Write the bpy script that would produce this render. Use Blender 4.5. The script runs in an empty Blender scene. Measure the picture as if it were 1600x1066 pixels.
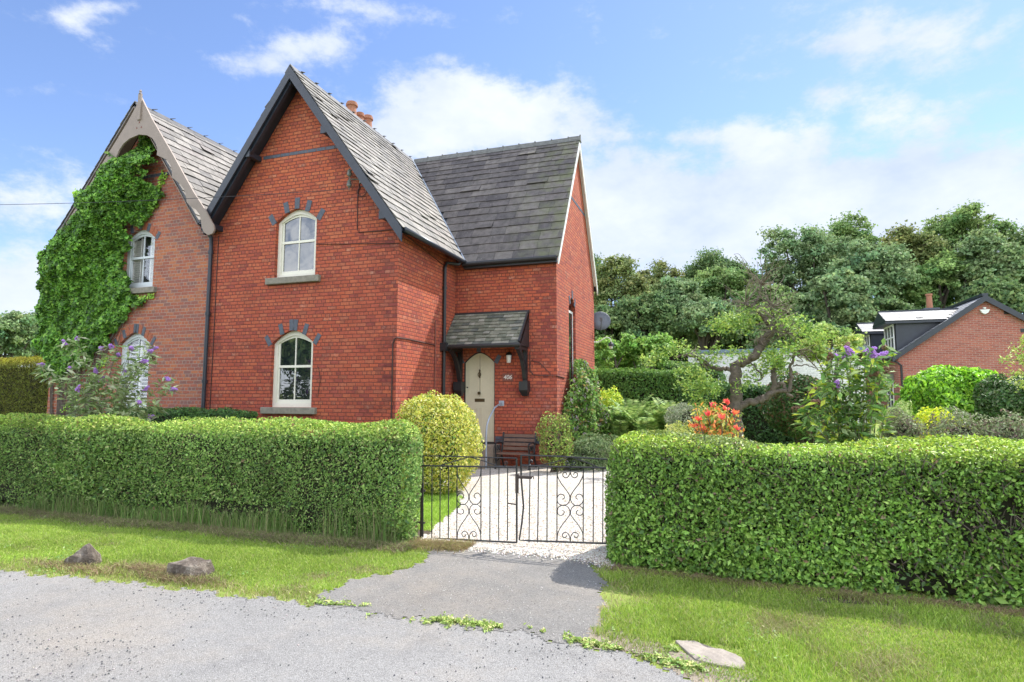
import bpy, bmesh, math, random
import numpy as np
from mathutils import Vector, Matrix
from mathutils.geometry import tessellate_polygon

random.seed(7)
rng = np.random.default_rng(7)
C = bpy.context.scene.collection
sc = bpy.context.scene
rad = math.radians

# ------------------------------------------------------------------ camera
FOC, PITCH, ROLL, YAW, EYE = 934.9, 0.0942, 0.0013792, 0.33132, 1.6
_fw = np.array([-math.sin(YAW)*math.cos(PITCH), math.cos(YAW)*math.cos(PITCH), math.sin(PITCH)])
_r = np.array([math.cos(YAW), math.sin(YAW), 0.0])
_u = np.cross(_r, _fw)
RT = _r*math.cos(ROLL)+_u*math.sin(ROLL)
UP = _u*math.cos(ROLL)-_r*math.sin(ROLL)
cam_d = bpy.data.cameras.new('camera'); cam = bpy.data.objects.new('camera', cam_d); C.objects.link(cam)
cam.matrix_world = Matrix(((RT[0], UP[0], -_fw[0], 0), (RT[1], UP[1], -_fw[1], 0), (RT[2], UP[2], -_fw[2], EYE), (0, 0, 0, 1)))
cam_d.sensor_width = 36; cam_d.sensor_fit = 'HORIZONTAL'; cam_d.lens = FOC/1600*36
cam_d.clip_start = 0.05; cam_d.clip_end = 5000
sc.camera = cam

def ray(px, py):
    return _fw + RT*(px-800)/FOC - UP*(py-533)/FOC
def at(px, py, Y):
    """photo point -> the world point on the plane y = Y"""
    d = ray(px, py); t = Y/d[1]
    return np.array([d[0]*t, Y, EYE+d[2]*t])
def on_x(px, py, X):
    d = ray(px, py); t = X/d[0]
    return np.array([X, d[1]*t, EYE+d[2]*t])
def ppm(X, Y):
    return FOC/(X*_fw[0]+Y*_fw[1])

# ------------------------------------------------------------------ sky, sun, exposure
SUN = Vector((.40, .64, 1.0)).normalized()
sun_el = math.asin(SUN.z); sun_az = math.atan2(SUN.x, SUN.y)
ld = bpy.data.lights.new('sun', 'SUN'); ld.energy = 3.8; ld.angle = rad(0.6); ld.color = (1.0, 0.955, 0.88)
lo = bpy.data.objects.new('sun', ld); C.objects.link(lo)
lo.rotation_euler = (-SUN).to_track_quat('-Z', 'Y').to_euler(); lo.location = (20, 20, 40)
sc.view_settings.view_transform = 'Standard'; sc.view_settings.look = 'None'
sc.view_settings.exposure = 0.95; sc.view_settings.gamma = 1

class NT:
    """tiny node helper"""
    def __init__(s, tree): s.t = tree; tree.nodes.clear()
    def n(s, typ, ins=None, **kw):
        nd = s.t.nodes.new(typ)
        for k, v in kw.items(): setattr(nd, k, v)
        if ins:
            for k, v in ins.items():
                sock = nd.inputs[k]
                if hasattr(v, 'default_value') or isinstance(v, bpy.types.NodeSocket): s.t.links.new(v, sock)
                else: sock.default_value = v
        return nd
    def m(s, op, a, b=None, c=None, clamp=False):
        nd = s.t.nodes.new('ShaderNodeMath'); nd.operation = op; nd.use_clamp = clamp
        for i, v in enumerate((a, b, c)):
            if v is None: continue
            if isinstance(v, bpy.types.NodeSocket): s.t.links.new(v, nd.inputs[i])
            else: nd.inputs[i].default_value = v
        return nd.outputs[0]
    def mix(s, f, a, b, blend='MIX'):
        nd = s.t.nodes.new('ShaderNodeMix'); nd.data_type = 'RGBA'; nd.blend_type = blend
        for sock, v in ((nd.inputs[0], f), (nd.inputs[6], a), (nd.inputs[7], b)):
            if isinstance(v, bpy.types.NodeSocket): s.t.links.new(v, sock)
            elif isinstance(v, tuple): sock.default_value = (*v[:3], 1)
            else: sock.default_value = v
        return nd.outputs[2]
    def ramp(s, f, stops, interp='LINEAR'):
        nd = s.t.nodes.new('ShaderNodeValToRGB'); nd.color_ramp.interpolation = interp
        el = nd.color_ramp.elements
        while len(el) < len(stops): el.new(0.5)
        for e, (p, c) in zip(el, stops):
            e.position = p; e.color = (*c, 1) if isinstance(c, tuple) else (c, c, c, 1)
        s.t.links.new(f, nd.inputs[0]); return nd.outputs[0]
    def noise(s, vec, scale, detail=3, rough=.55, out=0):
        nd = s.n('ShaderNodeTexNoise', {'Scale': scale, 'Detail': detail, 'Roughness': rough})
        if vec is not None: s.t.links.new(vec, nd.inputs['Vector'])
        return nd.outputs[out]
    def link(s, a, b): s.t.links.new(a, b)

w = bpy.data.worlds.new('World'); sc.world = w; w.use_nodes = True
N = NT(w.node_tree)
sky = N.n('ShaderNodeTexSky', sky_type='NISHITA', sun_disc=False, sun_elevation=sun_el, sun_rotation=sun_az,
          altitude=50, air_density=1.0, dust_density=0.2, ozone_density=2.2)
tc = N.n('ShaderNodeTexCoord'); D = tc.outputs['Generated']
# clouds live in sky directions: p = bearing axis, q = height
def dotc(v): return N.n('ShaderNodeVectorMath', {0: D, 1: tuple(v)}, operation='DOT_PRODUCT').outputs['Value']
hR = np.array([math.cos(YAW), math.sin(YAW), 0]); hF = np.array([-math.sin(YAW), math.cos(YAW), 0])
p_ = dotc(hR); q_ = dotc((0, 0, 1)); f_ = dotc(hF)
def sky_pq(px, py):
    d = ray(px, py); return float(d@hR/(d@hF)), float(d[2]/(d@hF))
#  photo x, y, half width, half height, strength
blobs = [(455, 80, 80, 26, .85), (385, 105, 50, 22, .55), (560, 70, 50, 25, .4), (640, 130, 70, 24, .6), (740, 150, 90, 30, .7), (700, 205, 170, 40, .9), (830, 190, 80, 36, .6), (620, 215, 60, 40, .5),
         (685, 90, 34, 9, .6), (630, 25, 75, 22, .75), (560, 8, 50, 12, .4), (800, 20, 50, 14, .3), (1165, 215, 95, 26, .8), (1310, 150, 60, 22, .5), (1420, 185, 120, 30, .45), (1570, 160, 80, 50, .45),
         (1100, 300, 200, 46, .95), (1350, 270, 140, 40, .8), (1540, 270, 120, 60, .8), (1000, 240, 50, 14, .5), (1040, 215, 50, 8, .45), (1250, 370, 500, 70, 1.1), (1500, 50, 240, 60, .6), (1300, 100, 200, 30, .35),
         (1330, 65, 130, 16, .4), (1180, 15, 120, 12, .35), (60, 138, 62, 14, .62), (165, 155, 46, 11, .55), (112, 24, 34, 14, .5), (20, 318, 70, 24, .6), (940, 200, 40, 30, .45),
         (40, 450, 200, 50, .9), (980, 330, 90, 50, .7), (175, 8, 46, 10, .5), (480, 6, 30, 6, .3), (330, 30, 60, 8, .25), (900, 130, 60, 10, .18), (1170, 120, 60, 8, .3)]
fm = N.m('MAXIMUM', f_, .08)
pq = N.n('ShaderNodeCombineXYZ', {0: N.m('DIVIDE', p_, fm), 1: N.m('DIVIDE', q_, fm)}).outputs[0]
dens = None
for (bx, by, bw, bh, s) in blobs:
    p0, q0 = sky_pq(bx, by); p1, _ = sky_pq(bx+bw, by); _, q1 = sky_pq(bx, by-bh)
    sub = N.n('ShaderNodeVectorMath', {0: pq, 1: (p0, q0, 0)}, operation='SUBTRACT').outputs[0]
    mul = N.n('ShaderNodeVectorMath', {0: sub, 1: (1/max(abs(p1-p0), .01), 1/max(abs(q1-q0), .01), 0)}, operation='MULTIPLY').outputs[0]
    d2 = N.n('ShaderNodeVectorMath', {0: mul, 1: mul}, operation='DOT_PRODUCT').outputs['Value']
    g = N.m('MULTIPLY', N.m('EXPONENT', N.m('MULTIPLY', d2, -0.7)), s)
    dens = g if dens is None else N.m('ADD', dens, g)
front = N.m('MULTIPLY', N.m('ADD', f_, .1), 4, clamp=True)
dens = N.m('MULTIPLY', dens, front)
vm = N.n('ShaderNodeMapping', {'Vector': D, 'Scale': (1, 1, 1.7), 'Location': (1.7, .3, .9)})
n1 = N.noise(vm.outputs[0], 5.0, 9, .62); n2 = N.noise(vm.outputs[0], 15.0, 7, .65)
back = N.m('MULTIPLY', N.m('SUBTRACT', 1.0, front), .75)   # extra cloud added behind the viewer to fill the shaded walls
low = N.m('MULTIPLY', N.m('SUBTRACT', .34, q_), 1.3, clamp=True)
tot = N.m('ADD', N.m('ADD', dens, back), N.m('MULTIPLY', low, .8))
tot = N.m('ADD', tot, N.m('MULTIPLY', N.m('SUBTRACT', n1, .5), 2.0))
tot = N.m('ADD', tot, N.m('MULTIPLY', N.m('SUBTRACT', n2, .5), 2.1))
mask = N.n('ShaderNodeMapRange', {'Value': tot, 'From Min': .20, 'From Max': 1.12}, interpolation_type='SMOOTHSTEP').outputs[0]
mask = N.m('MULTIPLY', mask, .95)
blue = N.mix(1.0, sky.outputs[0], (1.24, 1.24, 1.40), 'MULTIPLY')
n3 = N.noise(vm.outputs[0], 5.0, 5, .6)
cloudc = N.mix(N.m('MULTIPLY', N.m('SUBTRACT', n3, .35), 2.5, clamp=True), (4.1, 4.75, 6.0), (6.1, 6.4, 6.9))
cloudc = N.mix(1, cloudc, N.mix(front, (3.6, 3.45, 3.2), (1, 1, 1)), 'MULTIPLY')   # unseen clouds behind the viewer brightened as added fill light
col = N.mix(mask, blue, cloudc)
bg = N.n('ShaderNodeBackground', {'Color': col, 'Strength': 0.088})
out = N.n('ShaderNodeOutputWorld'); N.link(bg.outputs[0], out.inputs[0])

# ------------------------------------------------------------------ materials
def new_mat(name):
    m = bpy.data.materials.new(name); m.use_nodes = True; return m, NT(m.node_tree)
def finish(N, m, color, rough=.8, bump=None, bstr=.3, bdist=.01, spec=.5, metal=0.0, trans=None, extra=None):
    ins = {'Base Color': color if isinstance(color, bpy.types.NodeSocket) else (*color, 1), 'Roughness': rough, 'Metallic': metal, 'Specular IOR Level': spec}
    b = N.n('ShaderNodeBsdfPrincipled', ins)
    if bump is not None:
        bp = N.n('ShaderNodeBump', {'Height': bump, 'Strength': bstr, 'Distance': bdist}); N.link(bp.outputs[0], b.inputs['Normal'])
    sh = b.outputs[0]
    if trans is not None:
        tr = N.n('ShaderNodeBsdfTranslucent', {'Color': color if isinstance(color, bpy.types.NodeSocket) else (*color, 1)})
        sh = N.n('ShaderNodeMixShader', {0: trans, 1: sh, 2: tr.outputs[0]}).outputs[0]
    o = N.n('ShaderNodeOutputMaterial'); N.link(sh, o.inputs[0]); return m
def plain(name, col, rough=.6, var=.25, scale=8, spec=.5, metal=0.0, bstr=.15):
    m, N = new_mat(name); P = N.n('ShaderNodeNewGeometry').outputs['Position']
    a = N.noise(P, scale, 5); b = N.noise(P, scale*9, 3)
    f = N.m('ADD', N.m('MULTIPLY', a, .6), N.m('MULTIPLY', b, .4))
    c = N.mix(N.m('MULTIPLY', N.m('SUBTRACT', f, .3), 2.5, clamp=True), tuple(x*(1-var) for x in col), tuple(min(1, x*(1+var)) for x in col))
    return finish(N, m, c, rough, b, bstr, .004, spec, metal)

def brick_mat(name, cols, mortar, stretch_only=False, mw=.011, warm=None, course=.0725, stain=.5, light_spots=0.0, dark_low=None):
    m, N = new_mat(name)
    g = N.n('ShaderNodeNewGeometry'); P = N.n('ShaderNodeSeparateXYZ', {0: g.outputs['Position']})
    Nn = N.n('ShaderNodeSeparateXYZ', {0: g.outputs['True Normal']})
    isx = N.m('GREATER_THAN', N.m('ABSOLUTE', Nn.outputs[0]), .6)
    wob = N.m('MULTIPLY', N.m('SUBTRACT', N.noise(g.outputs['Position'], 2.5, 2), .5), .03)
    u = N.m('ADD', N.m('ADD', N.m('MULTIPLY', isx, P.outputs[1]), N.m('MULTIPLY', N.m('SUBTRACT', 1, isx), P.outputs[0])), 100.0)
    wz = N.m('MULTIPLY', N.m('SUBTRACT', N.noise(g.outputs['Position'], 6, 2), .5), .014)
    v = N.m('ADD', N.m('ADD', N.m('DIVIDE', N.m('ADD', P.outputs[2], wz), course), 100.0), 0)
    row = N.m('FLOOR', v); fv = N.m('FRACT', v)
    if stretch_only:
        wd = N.m('ADD', 0, .225)
        off = N.m('MULTIPLY', N.m('MODULO', row, 2), .1125)
    else:
        head = N.m('LESS_THAN', N.m('MODULO', row, 4), .5)
        wd = N.m('SUBTRACT', .198, N.m('MULTIPLY', head, .099))
        off = N.m('ADD', N.m('MULTIPLY', N.m('MODULO', row, 2), .099), N.m('MULTIPLY', head, .05))
    uu = N.m('DIVIDE', N.m('ADD', N.m('ADD', u, off), wob), wd)
    cell = N.m('FLOOR', uu); fu = N.m('FRACT', uu)
    # distance to mortar in metres
    du = N.m('MULTIPLY', N.m('MINIMUM', fu, N.m('SUBTRACT', 1, fu)), wd)
    dv = N.m('MULTIPLY', N.m('MINIMUM', fv, N.m('SUBTRACT', 1, fv)), course)
    dd = N.m('MINIMUM', du, dv)
    rough_edge = N.m('MULTIPLY', N.m('SUBTRACT', N.noise(g.outputs['Position'], 38, 4, .7), .5), .022)
    brick = N.n('ShaderNodeMapRange', {'Value': N.m('ADD', dd, rough_edge), 'From Min': mw*.35, 'From Max': mw*.65}).outputs[0]
    wn = N.n('ShaderNodeTexWhiteNoise', {'Vector': N.n('ShaderNodeCombineXYZ', {0: cell, 1: row, 2: N.m('MULTIPLY', isx, 7.3)}).outputs[0]}, noise_dimensions='3D')
    k = len(cols)
    c = N.ramp(wn.outputs[0], [(i/k, tuple(cc)) for i, cc in enumerate(cols)], 'CONSTANT')
    sub = N.noise(g.outputs['Position'], 17, 6, .75)
    c = N.mix(1, c, N.ramp(sub, [(.3, .74), (.5, 1.0), (.72, 1.22)]), 'MULTIPLY')
    big = N.noise(g.outputs['Position'], .9, 5, .6)
    if warm:
        c = N.mix(N.m('MULTIPLY', N.m('SUBTRACT', big, .42), 3.0, clamp=True), c, N.mix(1, c, warm, 'MULTIPLY'))
    big2 = N.noise(g.outputs['Position'], 1.7, 6, .65)
    st = N.m('MULTIPLY', N.m('MULTIPLY', N.m('SUBTRACT', big2, .5), 4, clamp=True), stain)
    c = N.mix(st, c, N.mix(1, c, (.60, .52, .60), 'MULTIPLY'))
    if dark_low:
        # purple burnt bricks at the quoins, pale salt bloom low on the wing corner
        px, pz = P.outputs[0], P.outputs[2]; nx_ = N.m('SUBTRACT', 1, isx)
        def rng_(v, a, b): return N.m('MULTIPLY', N.m('GREATER_THAN', v, a), N.m('LESS_THAN', v, b))
        qn = N.noise(g.outputs['Position'], 2.2, 5, .7)
        q1 = N.n('ShaderNodeMapRange', {'Value': px, 'From Min': -6.7, 'From Max': -5.9}).outputs[0]
        q1 = N.m('MULTIPLY', q1, N.m('LESS_THAN', px, -5.7))
        q2 = N.n('ShaderNodeMapRange', {'Value': px, 'From Min': -4.3, 'From Max': -3.5}).outputs[0]
        q = N.m('MULTIPLY', N.m('ADD', q1, q2), nx_, clamp=True)
        q = N.m('MULTIPLY', q, N.m('GREATER_THAN', N.m('ADD', N.m('MULTIPLY', wn.outputs[0], .5), qn), .68))
        c = N.mix(N.m('MULTIPLY', q, .8), c, N.mix(1, c, (.62, .60, .78), 'MULTIPLY'))
        bl = N.m('MULTIPLY', N.m('MULTIPLY', N.m('SUBTRACT', N.noise(g.outputs['Position'], 4.5, 6, .75), .46), 5, clamp=True), N.n('ShaderNodeMapRange', {'Value': pz, 'From Min': 2.1, 'From Max': 1.2}).outputs[0])
        bl = N.m('MULTIPLY', bl, N.n('ShaderNodeMapRange', {'Value': px, 'From Min': -4.1, 'From Max': -3.6}).outputs[0])
        c = N.mix(N.m('MULTIPLY', bl, .5), c, (.46, .30, .25))
        up_ = N.n('ShaderNodeMapRange', {'Value': N.m('ADD', pz, N.m('MULTIPLY', qn, 3)), 'From Min': 4.5, 'From Max': 9.0}).outputs[0]
        c = N.mix(N.m('MULTIPLY', up_, .8), c, N.mix(1, c, (1.12, 1.22, 1.02), 'MULTIPLY'))
    if light_spots:
        ls = N.m('MULTIPLY', N.m('GREATER_THAN', wn.outputs[0], 1-light_spots*2.5), N.m('MULTIPLY', N.m('SUBTRACT', N.noise(g.outputs['Position'], 13, 5, .7), .48), 6, clamp=True))
        c = N.mix(N.m('MULTIPLY', ls, .38), c, (.55, .36, .27))
        bn = N.m('GREATER_THAN', N.m('ADD', N.m('MULTIPLY', wn.outputs[0], .35), N.noise(g.outputs['Position'], 3.1, 6, .75)), .84)
        c = N.mix(N.m('MULTIPLY', bn, .55), c, N.mix(1, c, (.50, .50, .62), 'MULTIPLY'))
    mort = N.mix(N.noise(g.outputs['Position'], 5, 4), tuple(x*.75 for x in mortar), tuple(x*1.2 for x in mortar))
    c = N.mix(brick, mort, c)
    fine = N.noise(g.outputs['Position'], 90, 2)
    h = N.m('ADD', brick, N.m('MULTIPLY', fine, .25))
    h = N.m('ADD', h, N.m('MULTIPLY', wn.outputs[0], .3))
    return finish(N, m, c, .85, h, .65, .012, .35)

BR_MAIN = brick_mat('red_painted_brick', [(.40, .092, .050), (.38, .085, .048), (.42, .106, .054), (.36, .080, .048), (.41, .112, .060), (.39, .089, .047), (.32, .073, .050), (.43, .122, .066)],
                    (.17, .048, .035), warm=(1.12, 1.05, .88), stain=.8, light_spots=.02, mw=.015, dark_low=True)
BR_SIDE = BR_MAIN
BR_NB = brick_mat('weathered_brick', [(.36, .115, .068), (.40, .13, .07), (.31, .105, .07), (.37, .14, .078), (.28, .105, .08), (.42, .15, .072), (.34, .11, .07), (.24, .11, .09)],
                  (.36, .28, .235), warm=(1.1, 1.0, .88), stain=.5)
BR_NEW = brick_mat('modern_brick', [(.37, .115, .085), (.34, .10, .078), (.40, .13, .092), (.30, .095, .075), (.37, .13, .10)],
                   (.40, .30, .25), stretch_only=True, mw=.014, stain=.2)
DARKBR = plain('blue_brick', (.075, .085, .11), .6, .4, 14)
DARKRED = plain('chalky_red_stone', (.2, .07, .05), .8, .3, 10)
NAVY = plain('blue_black_paint', (.022, .027, .038), .35, .3, 5)
BLACK = plain('black_iron', (.018, .018, .02), .45, .3, 20)
TAUPE = plain('taupe_paint', (.26, .205, .17), .6, .12, 4)
WHITE = plain('white_paint', (.74, .73, .69), .4, .06, 3)
CREAMW = plain('cream_window_paint', (.72, .69, .58), .4, .05, 3)
CREAM = plain('cream_door_paint', (.60, .55, .40), .45, .07, 3)
STONE = plain('sill_stone', (.22, .20, .16), .85, .35, 12, bstr=.5)
STEP = plain('step_stone', (.25, .20, .155), .85, .35, 5, bstr=.5)
LEAD = plain('lead', (.34, .38, .44), .5, .2, 6)
GALV = plain('galvanised_steel', (.35, .40, .47), .45, .15, 10, metal=.3)
BRASS = plain('dull_brass', (.10, .075, .035), .45, .3, 20, metal=.6)
TERRA = plain('terracotta', (.33, .14, .08), .75, .2, 9)
WOODB = plain('weathered_bench_wood', (.15, .085, .06), .7, .35, 14)
RUST = plain('rusty_iron', (.055, .040, .033), .8, .5, 30)
SOIL = plain('soil', (.08, .06, .04), .95, .4, 6, bstr=.5)
BARK = plain('bark', (.125, .10, .08), .95, .6, 14, bstr=1.0)
BARKD = plain('dark_bark', (.07, .056, .042), .95, .4, 6, bstr=.8)
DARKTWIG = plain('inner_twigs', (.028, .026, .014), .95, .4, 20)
WHITEBR = brick_mat('white_painted_brick', [(.74, .73, .72), (.68, .67, .66), (.76, .75, .74)], (.55, .55, .56), stretch_only=True, mw=.012, stain=.15)
PLASTW = plain('white_plastic', (.72, .72, .70), .4, .05, 5)
GREYM = plain('grey_dish', (.11, .12, .14), .5, .1, 5)

def slate_mat(name, cols, lichen=None, rough=.55, spec=.5):
    m, N = new_mat(name); g = N.n('ShaderNodeNewGeometry'); P = g.outputs['Position']
    a = N.n('ShaderNodeAttribute', attribute_name='rnd').outputs['Fac']
    c = N.ramp(a, [(i/len(cols), cc) for i, cc in enumerate(cols)], 'CONSTANT')
    n = N.noise(P, 7, 6, .65)
    c = N.mix(1, c, N.ramp(n, [(.3, .65), (.7, 1.35)]), 'MULTIPLY')
    nn = N.noise(P, 26, 4, .7)
    c = N.mix(N.m('MULTIPLY', N.m('SUBTRACT', nn, .62), 5, clamp=True), c, (.36, .36, .31))
    if lichen:
        lx, ly, col = lichen
        px = N.n('ShaderNodeSeparateXYZ', {0: P})
        f = N.m('MULTIPLY', N.m('SUBTRACT', px.outputs[0], lx), 1/ly, clamp=True)
        l = N.m('MULTIPLY', f, N.m('MULTIPLY', N.m('SUBTRACT', N.noise(P, 3.2, 5, .6), .42), 4, clamp=True))
        c = N.mix(l, c, col)
    return finish(N, m, c, rough, nn, .3, .006, spec)
SLATE_L = slate_mat('pale_weathered_slate', [(.20, .185, .165), (.225, .208, .187), (.185, .172, .156), (.25, .23, .205), (.21, .188, .172), (.16, .15, .14)], rough=.7, spec=.3)
SLATE_D = slate_mat('dark_grey_slate', [(.112, .098, .094), (.128, .112, .105), (.095, .083, .082), (.145, .128, .118), (.115, .102, .097), (.088, .078, .078)], lichen=(-4.8, 2.2, (.15, .165, .075)), rough=.75, spec=.3)
SLATE_P = slate_mat('lichened_slate', [(.13, .135, .10), (.20, .195, .15), (.10, .105, .09), (.16, .16, .12), (.24, .23, .19)], rough=.75, spec=.3)
SLATE_N = slate_mat('modern_grey_slate', [(.26, .26, .26), (.30, .295, .29), (.23, .23, .235)], rough=.6)

def glass_mat(name, ior=2.1, base=(.012, .016, .02)):
    m, N = new_mat(name); P = N.n('ShaderNodeNewGeometry').outputs['Position']
    b = N.n('ShaderNodeBsdfPrincipled', {'Base Color': (*base, 1), 'Roughness': .015, 'IOR': ior, 'Specular IOR Level': .5})
    bp = N.n('ShaderNodeBump', {'Height': N.noise(P, 1.6, 2), 'Strength': .25, 'Distance': .02}); N.link(bp.outputs[0], b.inputs['Normal'])
    o = N.n('ShaderNodeOutputMaterial'); N.link(b.outputs[0], o.inputs[0]); return m
GLASS = glass_mat('window_glass', 2.25)
def clear_glass():
    m, N = new_mat('clear_pane')
    t = N.n('ShaderNodeBsdfTransparent'); gl = N.n('ShaderNodeBsdfGlossy', {'Roughness': .02, 'Color': (.9, .95, 1, 1)})
    mx = N.n('ShaderNodeMixShader', {0: .07, 1: t.outputs[0], 2: gl.outputs[0]})
    o = N.n('ShaderNodeOutputMaterial'); N.link(mx.outputs[0], o.inputs[0]); return m
CLEAR = clear_glass()

def leaf_mat(name, trans=.3, rough=.5, spec=.4):
    m, N = new_mat(name)
    a = N.n('ShaderNodeAttribute', attribute_name='leafcol').outputs['Color']
    return finish(N, m, a, rough, None, spec=spec, trans=trans)
LEAF = leaf_mat('leaves', .3, .55, .3); LEAFG = leaf_mat('glossy_leaves', .25, .45, .38); GRASSM = leaf_mat('grass_blades', .35, .6, .3); PETAL = leaf_mat('petals', .3, .7, .2)
FARLEAF = leaf_mat('tree_leaves', .32, .7, .15)

# ------------------------------------------------------------------ object helpers
def empty(name, loc, label=None, cat=None, group=None):
    o = bpy.data.objects.new(name, None); C.objects.link(o); o.location = loc; o.empty_display_size = .2
    if label: o['label'] = label
    if cat: o['category'] = cat
    if group: o['group'] = group
    return o
def tag(o, label, cat, group=None):
    o['label'] = label; o['category'] = cat
    if group: o['group'] = group
    return o
def mesh_obj(name, me, parent=None):
    o = bpy.data.objects.new(name, me); C.objects.link(o)
    if parent is not None:
        o.parent = parent
        # vertices are written in world space; parents never rotate
        off = Vector((0, 0, 0)); q = parent
        while q is not None: off += Vector(q.location); q = q.parent
        o.location = -off
    return o
class MB:
    def __init__(s): s.v = []; s.f = []; s.r = []
    def add(s, vs, fs, r=None):
        b = len(s.v); s.v += [tuple(map(float, p)) for p in vs]
        for f in fs: s.f.append(tuple(b+i for i in f)); s.r.append(r if r is not None else 0.0)
        return s
    def box(s, x0, x1, y0, y1, z0, z1, r=None):
        return s.add([(x0, y0, z0), (x1, y0, z0), (x1, y1, z0), (x0, y1, z0), (x0, y0, z1), (x1, y0, z1), (x1, y1, z1), (x0, y1, z1)],
                     [(0, 3, 2, 1), (4, 5, 6, 7), (0, 1, 5, 4), (1, 2, 6, 5), (2, 3, 7, 6), (3, 0, 4, 7)], r)
    def obox(s, c, ax, ay, az, hx, hy, hz, r=None):
        c, ax, ay, az = map(np.array, (c, ax, ay, az)); V = []
        for k in (-1, 1):
            for (i, j) in ((-1, -1), (1, -1), (1, 1), (-1, 1)): V.append(c+ax*hx*i+ay*hy*j+az*hz*k)
        return s.add(V, [(0, 3, 2, 1), (4, 5, 6, 7), (0, 1, 5, 4), (1, 2, 6, 5), (2, 3, 7, 6), (3, 0, 4, 7)], r)
    def bar(s, a, b, w, h, up=(0, 0, 1)):
        a = np.array(a, float); b = np.array(b, float); d = b-a; L = np.linalg.norm(d); d /= L
        sd = np.cross(d, up); sd /= np.linalg.norm(sd); u2 = np.cross(sd, d)
        return s.obox((a+b)/2, d, sd, u2, L/2, w/2, h/2)
    def tube(s, pts, r, n=8, cap=True):
        pts = [np.array(p, float) for p in pts]; k = len(pts)
        rs = [r]*k if not hasattr(r, '__len__') else r
        V = []; prev = None
        for i in range(k):
            t = pts[min(i+1, k-1)]-pts[max(i-1, 0)]; t /= (np.linalg.norm(t)+1e-9)
            if prev is None:
                a = np.array([0, 0, 1.]) if abs(t[2]) < .9 else np.array([1., 0, 0]); x = np.cross(t, a)
            else: x = prev-t*(prev@t)
            x /= (np.linalg.norm(x)+1e-9); prev = x; y = np.cross(t, x)
            for j in range(n):
                an = 2*math.pi*j/n; V.append(pts[i]+(x*math.cos(an)+y*math.sin(an))*rs[i])
        F = [(i*n+j, i*n+(j+1) % n, (i+1)*n+(j+1) % n, (i+1)*n+j) for i in range(k-1) for j in range(n)]
        if cap: F += [tuple(range(n-1, -1, -1)), tuple((k-1)*n+j for j in range(n))]
        return s.add(V, F)
    def lathe(s, c, prof, n=20):
        V = []; k = len(prof)
        for (r, z) in prof:
            for j in range(n):
                a = 2*math.pi*j/n; V.append((c[0]+r*math.cos(a), c[1]+r*math.sin(a), c[2]+z))
        F = [(i*n+j, i*n+(j+1) % n, (i+1)*n+(j+1) % n, (i+1)*n+j) for i in range(k-1) for j in range(n)]
        F += [tuple(range(n-1, -1, -1)), tuple((k-1)*n+j for j in range(n))]
        return s.add(V, F)
    def prism(s, poly, to3, d):
        """polygon (list of 2D) mapped by to3(a, b, t) with t in (0, d)"""
        n = len(poly)
        V = [to3(a, b, 0) for a, b in poly]+[to3(a, b, d) for a, b in poly]
        tr = tessellate_polygon([[Vector((a, b, 0)) for a, b in poly]])
        F = [tuple(t) for t in tr]+[tuple(n+i for i in t[::-1]) for t in tr]
        F += [(i, (i+1) % n, n+(i+1) % n, n+i) for i in range(n)]
        return s.add(V, F)
    def holed(s, outer, holes, to3, depth):
        """flat wall with holes; the hole edges run back by depth"""
        loops = [outer]+holes; allp = [p for l in loops for p in l]
        tr = tessellate_polygon([[Vector((a, b, 0)) for a, b in l] for l in loops])
        s.add([to3(a, b, 0) for a, b in allp], [tuple(t) for t in tr])
        for l in holes:
            n = len(l)
            s.add([to3(a, b, 0) for a, b in l]+[to3(a, b, depth) for a, b in l], [(i, (i+1) % n, n+(i+1) % n, n+i) for i in range(n)])
        return s
    def build(s, name, mat, parent=None, smooth=False, bevel=0, fix=True):
        me = bpy.data.meshes.new(name); me.from_pydata(s.v, [], s.f)
        at_ = me.attributes.new('rnd', 'FLOAT', 'FACE'); at_.data.foreach_set('value', np.array(s.r, dtype=np.float32))
        if fix:
            bm = bmesh.new(); bm.from_mesh(me); bmesh.ops.recalc_face_normals(bm, faces=bm.faces); bm.to_mesh(me); bm.free()
        for p in me.polygons: p.use_smooth = smooth
        me.materials.append(mat)
        o = mesh_obj(name, me, parent)
        if bevel:
            b = o.modifiers.new('bevel', 'BEVEL'); b.width = bevel; b.segments = 2; b.limit_method = 'ANGLE'
        return o

def np_mesh(name, V, F, mat, col=None, parent=None, attr='leafcol', smooth=False, extra_mats=None, midx=None):
    """V (n,3), F (m,k) fast mesh; col (n,3) per point"""
    me = bpy.data.meshes.new(name); k = F.shape[1]
    me.vertices.add(len(V)); me.vertices.foreach_set('co', V.astype(np.float32).ravel())
    me.loops.add(F.size); me.loops.foreach_set('vertex_index', F.astype(np.int32).ravel())
    me.polygons.add(len(F)); me.polygons.foreach_set('loop_start', np.arange(0, F.size, k, dtype=np.int32))
    me.polygons.foreach_set('loop_total', np.full(len(F), k, dtype=np.int32))
    if col is not None:
        a = me.attributes.new(attr, 'FLOAT_COLOR', 'POINT')
        a.data.foreach_set('color', np.hstack([col, np.ones((len(col), 1))]).astype(np.float32).ravel())
    me.update(calc_edges=True)
    if smooth: me.polygons.foreach_set('use_smooth', np.ones(len(F), dtype=bool))
    me.materials.append(mat)
    return mesh_obj(name, me, parent)

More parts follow.
